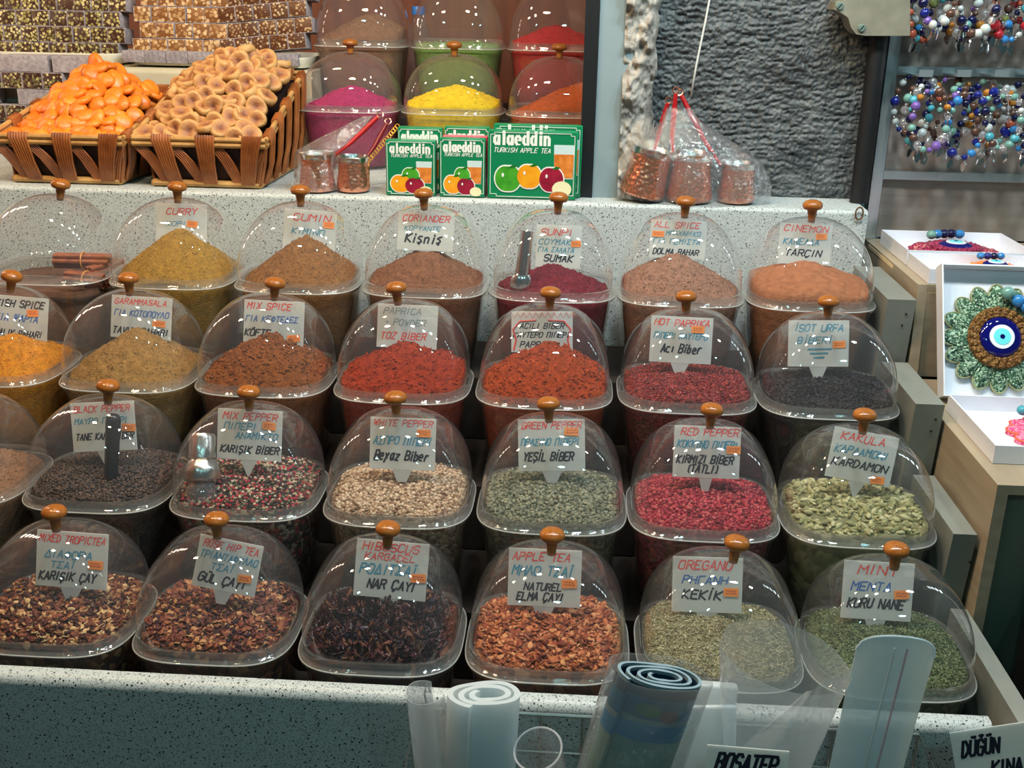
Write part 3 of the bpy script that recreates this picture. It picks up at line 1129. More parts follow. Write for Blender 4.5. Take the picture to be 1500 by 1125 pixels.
# loose goods: key, name, palette, template, size, count, flat, base, peak, label
LOOSE = [
    ('flakes', 'red_pepper_flakes', pal((118, 30, 34), (150, 44, 40), (96, 22, 30), (172, 66, 52), (80, 18, 24), (138, 36, 38)), CHIPS, 0.0018, 7500, 0.7, 0.000, 0.030, (1010, 524), 'glossy dark red pepper flakes in a low heap'),
    ('isot', 'black_pepper_flakes', pal((26, 20, 28), (18, 14, 22), (38, 26, 34), (14, 12, 18), (30, 20, 26)), CHIPS, 0.0019, 6500, 0.7, 0.000, 0.030, (1215, 532), 'almost black shiny pepper flakes in a low heap'),
    ('blackp', 'black_peppercorns', pal((66, 50, 44), (46, 36, 34), (84, 62, 50), (38, 30, 30), (58, 42, 36)), ICO, 0.0024, 3000, 0.3, 0.001, 0.028, (190, 650), 'bed of black peppercorns around a black plastic scoop'),
    ('mixp', 'mixed_peppercorns', pal((50, 38, 36), (172, 154, 130), (156, 38, 54), (36, 30, 32), (176, 64, 74), (58, 44, 40), (104, 104, 80), (190, 172, 148), (44, 34, 34), (60, 44, 42)), ICO, 0.0025, 2700, 0.3, 0.001, 0.026, (385, 668), 'mixed red, white and black peppercorns beside a silver mill'),
    ('whitep', 'white_peppercorns', pal((190, 164, 138), (166, 140, 114), (206, 184, 160), (146, 116, 92), (180, 152, 124), (124, 94, 74)), ICO, 0.0025, 2700, 0.3, 0.002, 0.026, (590, 676), 'bed of creamy white peppercorns'),
    ('greenp', 'green_peppercorns', pal((124, 124, 104), (102, 104, 86), (144, 142, 118), (80, 84, 68), (112, 110, 90)), ICO, 0.0025, 2700, 0.3, 0.002, 0.026, (810, 682), 'bed of dull grey-green peppercorns'),
    ('redp', 'red_peppercorns', pal((150, 36, 52), (126, 26, 42), (170, 54, 66), (100, 20, 34), (180, 84, 82), (138, 30, 46)), ICO, 0.0025, 2700, 0.3, 0.004, 0.028, (1035, 680), 'bed of pink-red peppercorns'),
    ('cardamom', 'cardamom_pods', pal((166, 160, 114), (142, 140, 94), (184, 178, 136), (120, 116, 76), (154, 150, 106)), POD, 0.0056, 1000, 0.25, 0.002, 0.034, (1250, 678), 'heap of pale green cardamom pods'),
    ('tropic', 'fruit_tea_scraps', pal((104, 54, 40), (140, 82, 56), (66, 32, 30), (170, 124, 84), (46, 26, 30), (200, 164, 118), (88, 42, 36), (120, 66, 46)), CHIPS, 0.0042, 2300, 0.5, 0.002, 0.034, (100, 838), 'brown and gold mixed fruit tea scraps below the KARIŞIK ÇAY card'),
    ('rosehip', 'rosehip_tea_scraps', pal((114, 62, 46), (150, 92, 64), (72, 36, 36), (182, 134, 90), (48, 30, 38), (130, 72, 54), (96, 46, 42)), CHIPS, 0.0042, 2300, 0.5, 0.002, 0.032, (320, 850), 'brown and pinkish rosehip tea scraps below the GÜL ÇAYI card'),
    ('hibiscus', 'hibiscus_petals', pal((48, 20, 32), (34, 16, 26), (66, 26, 36), (26, 12, 22), (84, 42, 40), (42, 18, 36), (132, 84, 62)), PETAL, 0.0080, 1700, 0.7, 0.004, 0.036, (560, 858), 'curled dark purple hibiscus petals'),
    ('apple', 'apple_tea_scraps', pal((168, 92, 54), (186, 112, 68), (138, 64, 38), (200, 136, 90), (112, 48, 30), (174, 98, 58)), CHIPS, 0.0046, 2100, 0.5, 0.002, 0.030, (800, 870), 'orange-brown dried apple tea scraps'),
    ('oregano', 'dried_oregano', pal((178, 170, 132), (150, 144, 104), (200, 192, 156), (126, 122, 88), (168, 158, 116), (138, 124, 86)), LEAF, 0.0021, 9500, 0.6, 0.002, 0.026, (1040, 878), 'pale grey-green dried oregano'),
    ('mint', 'dried_mint', pal((96, 112, 72), (76, 92, 56), (122, 136, 92), (64, 78, 48), (108, 118, 80), (140, 148, 108)), LEAF, 0.0022, 9500, 0.6, 0.000, 0.024, (1290, 888), 'dark green dried mint leaves'),
]
SURF = {}
for i, (key, nm, cols, tp, sz, N, flat, base, peak, pk, lab) in enumerate(LOOSE):
    cx, cy, pz = peak_of(key, pk[0], pk[1], 0.055)
    pz = max(0.001, min(0.022, pz))
    f = heap(-0.008, pz + 0.010, cx, 0.015, 0.16, 0.15, 0.006, 34, seed=i * 5 + 2, tip=0.35)
    SURF[key] = f
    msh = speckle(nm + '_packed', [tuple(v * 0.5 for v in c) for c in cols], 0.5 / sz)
    gl = {'flakes': (0.35, 0.5), 'isot': (0.22, 0.6), 'hibiscus': (0.28, 0.5), 'blackp': (0.45, 0.4)}.get(key, (0.6, 0.3))
    mg = grains(nm, cols, rough=gl[0], spec=gl[1], bump=0.4 if tp is not ICO else 0.0)
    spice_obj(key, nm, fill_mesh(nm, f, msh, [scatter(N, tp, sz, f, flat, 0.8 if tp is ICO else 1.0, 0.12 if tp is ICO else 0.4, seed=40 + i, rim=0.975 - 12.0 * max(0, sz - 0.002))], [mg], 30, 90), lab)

# ------------------------------------------------------------------ cinnamon sticks: loose floor and three tied bundles
mstick = plain('cinnamon_bark', srgb(158, 88, 56), rough=0.6, col2=srgb(116, 58, 36), scale=70, bump=0.4, bscale=300)
mband = plain('rubber_band', srgb(206, 140, 66), rough=0.5)
xc, yc, z, _ = BLOC['sticks']
fl = heap(-0.034, 0.01, 0, 0, 0.1, 0.1, 0.006, 40, seed=4)
spice_obj('sticks', 'cinnamon_bark_pieces', fill_mesh('cinnamon_bark_pieces', fl, plain('bark_crumbs', srgb(96, 66, 52), rough=0.9, var=0.3, scale=80, bump=0.6)),
          'loose brown cinnamon bark at the bottom of the nearly empty bin', 'spice')
for k, (px, py, ln, yaw, dz, by) in enumerate([(122, 378, 0.092, 0.06, 0.016, 0.012), (126, 398, 0.070, -0.22, -0.004, -0.030), (152, 390, 0.066, 1.15, 0.002, 0.012)]):
    p = at_y(px, py, yc + by)
    b = thing('cinnamon_bundle', ['longer rubber-banded cinnamon stick bundle on top', 'shorter cinnamon bundle lying in front of the longer one',
                                  'cinnamon bundle pointing towards the camera by the bin wall'][k], 'cinnamon sticks', (p[0], yc + by, z + dz), (0, 0, yaw), 'cinnamon bundles in the bin')
    for a in range(7):
        rr = 0.0086 if a else 0.0
        cy_, cz_ = rr * math.cos(a * math.pi / 3), rr * math.sin(a * math.pi / 3)
        mb = MB()
        ring = []
        for x_ in (-ln / 2, -ln / 4, 0.0, ln / 4, ln / 2 + random.uniform(-0.004, 0.006)):
            ring.append([(x_, cy_ + 0.0045 * math.cos(t) * (1 + 0.08 * math.sin(3 * t)), cz_ + 0.0045 * math.sin(t)) for t in (2 * math.pi * q / 12 for q in range(12))])
        inner = [[(rg[0][0], cy_ + (p_[1] - cy_) * 0.6, cz_ + (p_[2] - cz_) * 0.6) for p_ in rg] for rg in (ring[-1], ring[0])]
        deep = [[(rg[0][0] + s_ * 0.012, p_[1], p_[2]) for p_ in rg] for rg, s_ in ((inner[0], -1), (inner[1], 1))]
        mb.loft([deep[1], inner[1]] + ring + [inner[0], deep[0]], cap0=True, cap1=True)
        part('stick', mb, mstick, b)
    mb = MB()
    mb.tube([(0, 0.0138 * math.cos(t), 0.0138 * math.sin(t)) for t in (2 * math.pi * q / 20 for q in range(20))], 0.0012, 6, closed=True)
    part('rubber_band', mb, mband, b)

# ------------------------------------------------------------------ price cards: centre and size in pixels, turn, lines (text, ink, x0, x1, baseline, height)
CARDS = [
    ('curry', 265, 322, 74, 62, 0, [('CURRY', 'red', .20, .82, .74, .14), ('KOPI', 'teal', .2, .6, .47, .10), ('KÖRİ', 'black', .3, .75, .22, .11)], (.72, .52), 'CURRY', 0),
    ('cumin', 452, 338, 76, 62, 3, [('CUMIN', 'red', .16, .9, .74, .15), ('KIMINO', 'teal', .16, .8, .42, .13), ('KİMYON', 'black', .16, .84, .12, .12)], (.86, .68), 'CUMIN', 0),
    ('coriander', 623, 335, 82, 56, 1, [('CORIANDER', 'red', .08, .94, .76, .15), ('KOPYANTE', 'teal', .12, .78, .52, .11), ('Kişniş', 'black', .14, .82, .20, .22)], None, 'CORIANDER', 0),
    ('sumac', 818, 361, 66, 62, 1, [('SUNPI', 'red', .08, .8, .76, .14), ('COYMAK', 'teal', .05, .78, .54, .12), ('ΓIA ΣAΛATA', 'teal', .04, .86, .36, .11), ('SUMAK', 'black', .18, .84, .14, .15)], (.88, .58), 'SUMAK', 0),
    ('allspice', 993, 346, 82, 56, 1, [('ALL SPICE', 'red', .06, .9, .80, .14), ('MΠAXAPIKO', 'teal', .28, .92, .60, .11), ('ΓIA ΓEMIΣTA', 'teal', .06, .92, .38, .12), ('DOLMA BAHAR', 'black', .06, .9, .10, .14)], (.14, .62), 'ALL SPICE', 0),
    ('cinnamon', 1179, 356, 77, 60, 1, [('CINEMON', 'red', .08, .94, .80, .14), ('KANEΛΛA', 'teal', .08, .78, .48, .14), ('TARÇIN', 'black', .12, .84, .20, .15)], (.80, .70), 'CINEMON', 0),
    ('fish', 28, 464, 78, 68, 3, [('FISH SPICE', 'black', -.04 + .06, .94, .76, .14), ('ΓIA ΨAPIA', 'blue', .02, .84, .46, .14), ('BALIK BAHARI', 'black', .03, .92, .14, .12)], (.72, .66), 'FISH SPICE', 0),
    ('garam', 205, 455, 88, 62, 2, [('GARAMMASALA', 'red', .05, .93, .80, .12), ('ΓIA KOTOΠOYΛO', 'blue', .05, .97, .52, .13), ('TAVUK BAHARI', 'black', .03, .97, .10, .14)], (.80, .38), 'GARAMMASALA', 0),
    ('kofte', 400, 463, 88, 66, 1, [('MIX SPICE', 'red', .05, .8, .80, .13), ('ΓIA KEΦTEΔEΣ', 'blue', .03, .92, .52, .12), ('KÖFTE', 'black', .02, .46, .20, .14)], (.84, .18), 'KÖFTE', 0),
    ('paprika', 596, 472, 88, 64, 1, [('PAPRICA', 'grey', .1, .74, .78, .13), ('+ POWDER', 'grey', .1, .82, .52, .13), ('TOZ BİBER', 'red', .06, .84, .20, .14)], None, 'TOZ BİBER', 0),
    ('hot', 795, 484, 90, 60, -2, [('ACILI BIBER', 'black', .14, .88, .58, .12), ('KAYTEPO ΠIΠEPI', 'black', .03, .96, .36, .12), ('PAPRIKA', 'black', .14, .72, .12, .13)], None, 'ACILI BIBER', 0),
    ('flakes', 998, 489, 91, 68, 1, [('HOT PAPRIKA', 'red', .05, .96, .80, .13), ('ΠIΠEPI KAYTEPO', 'teal', .05, .94, .52, .12), ('Acı Biber', 'black', .18, .86, .22, .17)], (.76, .74), 'HOT PAPRIKA', 1),
    ('isot', 1201, 497, 89, 68, -2, [('İSOT URFA', 'teal', .1, .92, .76, .14), ('BİBERİ', 'teal', .14, .74, .50, .13)], (.84, .48), 'İSOT URFA BİBERİ', 1),
    ('blackp', 154, 619, 94, 72, -5, [('BLACK PEPPER', 'red', .05, .95, .80, .12), ('MAYPO ΠIΠEPI', 'teal', .05, .9, .56, .11), ('TANE KARA BİBER', 'black', .05, .98, .24, .12)], (.90, .46), 'BLACK PEPPER', 2),
    ('mixp', 365, 637, 94, 74, 1, [('MIX PEPPER', 'red', .08, .94, .80, .13), ('ΠIΠEPI', 'teal', .1, .62, .60, .12), ('ANAMIKTO', 'teal', .28, .95, .42, .12), ('KARIŞIK BİBER', 'black', .05, .98, .14, .13)], (.80, .70), 'KARIŞIK BİBER', 2),
    ('whitep', 590, 650, 96, 76, 0, [('WHITE PEPPER', 'red', .05, .97, .84, .11), ('AΣΠPO ΠIΠEPI', 'teal', .05, .95, .48, .14), ('Beyaz Biber', 'black', .07, .92, .18, .17)], (.82, .72), 'WHITE PEPPER', 1),
    ('greenp', 810, 651, 98, 76, -3, [('GREEN PEPPER', 'red', .05, .97, .82, .12), ('ΠPAΣINO ΠIΠEPI', 'teal', .04, .93, .50, .12), ('YEŞİL BİBER', 'black', .07, .84, .20, .15)], (.80, .76), 'YEŞİL BİBER', 1),
    ('redp', 1036, 656, 98, 76, 0, [('RED PEPPER', 'red', .1, .98, .82, .13), ('KOKKINO ΠIΠEPI', 'teal', .05, .97, .58, .13), ('KIRMIZI BİBER', 'black', .05, .92, .28, .14), ('(TATLI)', 'black', .2, .7, .10, .14)], (.90, .56), 'KIRMIZI BİBER', 0),
    ('cardamom', 1258, 664, 98, 74, 9, [('KAKULA', 'red', .12, .82, .78, .14), ('KAPΔAMONI', 'teal', .06, .9, .52, .14), ('KARDAMON', 'black', .06, .93, .26, .14)], (.80, .10), 'KAKULA', 2),
    ('tropic', 104, 820, 103, 82, 2, [('MIXED TROPICTEA', 'red', .03, .98, .80, .12), ('ΔIAΦOPA', 'teal', .12, .80, .52, .13), ('TΣAΪ', 'teal', .2, .56, .34, .11), ('KARIŞIK ÇAY', 'black', .04, .86, .12, .14)], (.84, .44), 'KARIŞIK ÇAY', 1),
    ('rosehip', 327, 828, 92, 76, 10, [('ROSE HIP TEA', 'red', .07, .96, .80, .13), ('TPIANTAΦYΛΛO', 'teal', .04, .97, .58, .13), ('TΣAΪ', 'teal', .24, .62, .38, .12), ('GÜL ÇAYI', 'black', .08, .84, .12, .16)], (.80, .32), 'GÜL ÇAYI', 1),
    ('hibiscus', 571, 830, 106, 84, 3, [('HIBUSCUS', 'red', .08, .88, .82, .13), ('KARGADEL', 'red', .12, .84, .66, .11), ('POΔITΣAΪ', 'teal', .06, .86, .42, .16), ('NAR ÇAYI', 'black', .18, .86, .16, .15)], (.88, .40), 'NAR ÇAYI', 3),
    ('apple', 798, 843, 107, 84, 0, [('APPLE TEA', 'red', .05, .86, .80, .13), ('MHΛO TΣAΪ', 'teal', .05, .90, .54, .15), ('NATUREL', 'black', .22, .76, .28, .12), ('ELMA ÇAYI', 'black', .12, .78, .10, .13)], (.84, .42), 'ELMA ÇAYI', 1),
    ('oregano', 1037, 855, 103, 81, -1, [('OREGANO', 'red', .08, .86, .78, .15), ('PHΓANH', 'blue', .14, .80, .52, .13), ('KEKİK', 'black', .14, .72, .24, .15)], (.84, .38), 'OREGANO', 1),
    ('mint', 1285, 865, 104, 85, 1, [('MINT', 'red', .20, .78, .78, .15), ('MENTA', 'blue', .12, .70, .50, .14), ('KURU NANE', 'black', .08, .90, .20, .15)], (.84, .46), 'KURU NANE', 1),
    ('ginger', -34, 600, 70, 60, 0, [('ZENCEFİL', 'black', .1, .9, .4, .14)], None, None, 0),
]
CARD_LABEL = {k: None for k in BINS}


LEAN = math.radians(15)


def card_spot(key, px, py, wpx, hpx):
    """foot of a card leaning back under the lid, from its place in the photograph"""
    xc, yc, z, _ = BLOC[key]
    best = None
    order = (0.024, 0.018, 0.030, 0.010, 0.002, -0.006) if BINS[key][0] < 2 else (-0.010, -0.004, 0.004, 0.010, 0.016, 0.022, 0.028)
    for off in order:
        y = yc + off
        u = at_y(px, py + hpx / 2, y)
        yt = y
        for _k in range(6):
            t = at_y(px, py - hpx / 2, yt)
            yt = y + (t[2] - u[2]) * math.tan(LEAN)
        a, b = at_y(px - wpx / 2, py, (y + yt) / 2), at_y(px + wpx / 2, py, (y + yt) / 2)
        w, h, cx = b[0] - a[0], (t[2] - u[2]) / math.cos(LEAN), (a[0] + b[0]) / 2
        m = min(dome_z(q * w / 2 + cx - xc, yt - yc) - (t[2] - z) for q in (-1, 1))
        if best is None or m > best[0]:
            best = (m, y, cx, u[2], w, h)
        if m > 0.002:
            break
    m, y, cx, zb, w, h = best
    if m < 0.002:
        zb += m - 0.002
    return cx, y, zb, w, h


for key, px, py, wpx, hpx, turn, lines, stick, word, tab in CARDS:
    if key == 'ginger':
        continue
    cx, y, zb, w, h = card_spot(key, px, py, wpx, hpx)
    lab = 'small white card lettered %s in the bin of %s' % (word, HELD[key].split(' and ')[0])
    t = thing('price_card', lab, 'price card', (cx, y, zb), (-LEAN, math.radians(turn), 0), 'hand-lettered price cards')
    mb = MB().poly([(-w / 2, 0), (w / 2, 0), (w / 2, h), (-w / 2, h)], 0, 0.0014)
    part('panel', mb, MT['card'], t, False)
    tl = {0: (.10, .05, .018), 1: (.15, .07, .016), 2: (.13, .01, .022), 3: (.13, .055, .034)}[tab]
    mb = MB()
    pts = [(-w * tl[0], 0.0), (-w * tl[1], -tl[2] * (0.5 if tab == 3 else 1)), (-w * tl[1], -tl[2]), (w * tl[1], -tl[2]), (w * tl[1], -tl[2] * (0.5 if tab == 3 else 1)), (w * tl[0], 0.0)]
    if tab != 3:
        pts = [pts[0], pts[2], pts[3], pts[5]]
    mb.poly([(a, b - 0.0002) for a, b in pts], 0.0001, 0.0013)
    part('tab', mb, MT['card_clear'], t, False)
    inks = {}
    for tx, ink, x0, x1, zz, hh in lines:
        wgt = 0.2 if ink == 'black' else 0.16
        write(inks.setdefault(ink, MB()), tx, -w / 2 + x0 * w, -w / 2 + (x1 - 0.03) * w, zz * h, hh * h * 1.05, -0.0001, wgt,
              slant=0.25 if key != 'hot' else 0.3, jit=0.26 if key != 'hot' else 0.05)
    if key == 'hot':                            # zigzag border with red flourish
        mbz = inks.setdefault('red', MB())
        for k in range(10):
            x0, x1 = -w / 2 + w * k / 10, -w / 2 + w * (k + 1) / 10
            mbz.tube([(x0, -0.0004, h * .97), ((x0 + x1) / 2, -0.0004, h * .84), (x1, -0.0004, h * .97)], 0.0004, 4)
        for s in (-1, 1):
            mbz.tube([(s * w * .46, -0.0004, h * .05), (s * w * .42, -0.0004, h * .3), (s * w * .47, -0.0004, h * .55), (s * w * .36, -0.0004, h * .76), (s * w * .1, -0.0004, h * .78)], 0.0012, 5)
    if key == 'isot':
        mbz = inks['teal']
        for k, (a, b) in enumerate([(.32, .72), (.36, .66), (.42, .60)]):
            mbz.poly([(-w / 2 + a * w, h * (.36 - .09 * k)), (-w / 2 + b * w, h * (.37 - .09 * k)), (-w / 2 + b * w, h * (.40 - .09 * k)), (-w / 2 + a * w, h * (.39 - .09 * k))], -0.0006, 0.0005)
    for ink, m_ in inks.items():
        part('lettering', m_, MT[ink], t, False)
    if stick:
        sx, sz = -w / 2 + stick[0] * w, stick[1] * h
        a = math.radians(random.uniform(-6, 8))
        sw, sh = w * 0.105, h * 0.075
        q = [(sx + dx * math.cos(a) - dz * math.sin(a), sz + dx * math.sin(a) + dz * math.cos(a)) for dx, dz in ((-sw, -sh), (sw, -sh), (sw, sh), (-sw, sh))]
        sp = part('price_sticker', MB().poly(q, -0.0010, 0.0003), MT['sticker'], t, False)
        mb = MB()
        for r_ in (-0.35, 0.25):
            x_ = -0.7
            while x_ < 0.6:
                l_ = random.uniform(0.1, 0.3)
                mb.poly([(sx + x_ * sw, sz + r_ * sh), (sx + (x_ + l_) * sw, sz + r_ * sh), (sx + (x_ + l_) * sw, sz + (r_ + .3) * sh), (sx + x_ * sw, sz + (r_ + .3) * sh)], -0.00125, 0.0002)
                x_ += l_ + 0.12
        part('print', mb, MT['sticker_ink'], sp, False)

# ------------------------------------------------------------------ scoops and the mill
def gutter(r0, r1, ln, arc=math.pi * 1.1, seg=14, n=8, th=0.0009):
    """an open trough handle along +z"""
    mb = MB()
    rings = []
    for k in range(n + 1):
        r = r0 + (r1 - r0) * k / n
        z = ln * k / n
        o_ = [(r * math.sin(a), -r * math.cos(a), z) for a in (-arc / 2 + arc * q / seg for q in range(seg + 1))]
        i_ = [((r - th) * math.sin(a), -(r - th) * math.cos(a), z) for a in (arc / 2 - arc * q / seg for q in range(seg + 1))]
        rings.append(o_ + i_)
    mb.loft(rings, cap0=True, cap1=True)
    return mb


xc, yc, z, _ = BLOC['sumac']
p0, p1 = at_y(765, 402, yc - 0.035), at_y(776, 338, yc - 0.025)
t = thing('steel_scoop', 'shiny steel scoop standing in the maroon sumac', 'scoop', tuple(p0), (math.radians(-6), math.radians(5), 0))
part('handle', gutter(0.0118, 0.0098, float(np.linalg.norm(p1 - p0))), MT['steel'], t)
mb = MB()
rings = []
for k in range(9):
    a = math.pi / 2 * k / 8
    rings.append([(0.017 * math.cos(a) * math.cos(q), -0.004 - 0.010 * math.sin(a), -0.014 + 0.021 * math.cos(a) * math.sin(q)) for q in (2 * math.pi * i / 24 for i in range(24))])
mb.loft(rings[:-1], cap1=True)
part('bowl', mb, MT['steel'], t)

xc, yc, z, _ = BLOC['blackp']
p0, p1 = at_y(162, 716, yc - 0.028), at_y(172, 616, yc - 0.016)
mblk = plain('black_plastic', srgb(20, 22, 26), rough=0.25)
t = thing('black_scoop', 'black plastic scoop stuck upright in the black peppercorns', 'scoop', tuple(p0), (math.radians(-8), math.radians(5), 0))
L_ = float(np.linalg.norm(p1 - p0))
mb = gutter(0.0085, 0.0098, L_)
mb.lathe([(0.0096, L_ - 0.001), (0.009, L_ + 0.004), (0.006, L_ + 0.0072), (0.001, L_ + 0.0085)], 18)
part('handle', mb, mblk, t)
mb = MB()
rings = []
for k in range(9):
    a = math.pi / 2 * k / 9
    rings.append([(0.027 * math.cos(a) * math.cos(q), 0.004 - 0.012 * math.sin(a), -0.016 + 0.026 * math.cos(a) * math.sin(q)) for q in (2 * math.pi * i / 24 for i in range(24))])
mb.loft(rings, cap1=True)
part('bowl', mb, mblk, t)

xc, yc, z, _ = BLOC['mixp']
mmill = plain('mill_silver', (0.66, 0.64, 0.60), rough=0.22, metal=1.0, bump=0.4, bscale=120)
mglass = clear('mill_glass', haze=0.14, f0=0.08)
p0 = at_y(293, 742, yc - 0.062)
t = thing('pepper_mill', 'small silver pepper mill with clear foot lying in the mixed peppercorns', 'mill', (p0[0], yc - 0.052, z + 0.020), (math.radians(-26), math.radians(-4), 0))
t.scale = (1.25, 1.25, 1.25)
part('body', MB().lathe([(0.013, 0.010), (0.0185, 0.014), (0.0195, 0.019), (0.0195, 0.024), (0.0165, 0.030), (0.0135, 0.034)], 28), mmill, t)
part('cap', MB().lathe([(0.0125, 0.0345), (0.0138, 0.036), (0.0138, 0.058), (0.0120, 0.061), (0.0045, 0.062), (0.001, 0.0625)], 28), mmill, t)
part('glass_foot', MB().lathe([(0.012, -0.012), (0.0145, -0.010), (0.0160, 0.004), (0.0135, 0.0098)], 28), mglass, t)

# ================================================================== rear bins in the niche
REAR = [  # left, right, lower rim, depth along the view, name, colour, peak pixel, label, base
    (436, 592, 168, 2.008, 'magenta_powder', (172, 44, 98), (515, 128), 'magenta powder', 0.0, 0.085),
    (592, 750, 170, 2.008, 'yellow_powder', (236, 200, 24), (668, 126), 'bright yellow lemon powder', 0.006, 0.10),
    (750, 907, 171, 2.008, 'orange_powder', (186, 84, 26), (858, 122), 'orange powder half hidden by the pillar', 0.004, 0.11),
    (460, 604, 72, 2.170, 'brown_crumble', (134, 100, 78), (545, 22), 'crumbly brown powder in the rearmost row', 0.004, 0.105),
    (604, 748, 73, 2.170, 'green_powder', (112, 150, 74), (676, 62), 'light green powder in the rearmost row', -0.006, 0.2),
    (748, 892, 74, 2.170, 'red_powder', (180, 38, 40), (815, 38), 'red powder in the rearmost row', 0.0, 0.10),
]
for i, (l, r, fy, d, nm, col, pk, lab, base, wx) in enumerate(REAR):
    row = i // 3
    q = at_d(671, 170 if row == 0 else 73, d)
    y0, z0 = float(q[1]), float(q[2])
    xc = x_at((l + r) / 2, y0 + 0.08, z0)
    if i % 3 == 0:
        xr0 = xc
    xc = xr0 + (i % 3) * 2 * (RA + 0.002)
    yc = y0 + RB
    t = bin_at('clear domed bin of ' + lab, (xc, yc, z0), 0.0, 'rear domed bins')
    floor_z = LEDGE if row == 0 else 1.363
    sc = (z0 - floor_z - 0.001) / TUBH
    t.children[0].scale = (1, 1, sc)
    p = at_y(pk[0], pk[1], yc)
    f = heap(base - 0.003, max(0.012, p[2] - z0 - base + 0.004), p[0] - xc, 0.0, wx, 0.11, 0.004, 70, seed=50 + i, tip=0.25)
    me = fill_mesh(nm, f, powder(nm, srgb(*col), dark=0.75), [scatter(900, CHIPS, 0.0016, f, 0.8, 0.6, 0.5, seed=60 + i)],
                   [grains(nm + '_crumbs', [tuple(v * k for v in srgb(*col)) for k in (0.6, 0.85, 1.0, 1.15)], rough=0.9, spec=0.1)], 56, 150)
    if sc < 1:                                  # the body is as tall as its shallower tub
        for v in me.vertices:
            if v.co.z < -0.01:
                v.co.z = v.co.z * sc + 0.002
    tag(link(nm, me, None, (xc, yc, z0)), 'heap of %s under its dome' % lab, 'spice', None, 'stuff')

# water bottle behind the rear bins
mpet = clear('bottle_plastic', tint=(0.85, 0.92, 1.0), haze=0.08)
p = at_y(613, 22, 2.50)
t = thing('water_bottle', 'clear water bottle with blue cap between the rearmost domes', 'bottle', (p[0], 2.50, 1.3645))
bz = float(p[2]) - 1.3645
part('body', MB().lathe([(0.030, 0), (0.032, 0.004), (0.032, bz - 0.05), (0.030, bz - 0.045), (0.014, bz - 0.008), (0.0125, bz)], 24), mpet, t)
part('cap', MB().lathe([(0.0145, bz + 0.0005), (0.0145, bz + 0.016), (0.013, bz + 0.018), (0.001, bz + 0.018)], 24), plain('blue_cap', srgb(40, 110, 190), rough=0.35), t)

# ================================================================== fruit baskets
mwick = plain('wicker', srgb(170, 100, 50), rough=0.32, col2=srgb(122, 64, 28), scale=30)
mwick2 = plain('peeled_rod', srgb(196, 152, 92), rough=0.4, col2=srgb(160, 112, 60), scale=40)


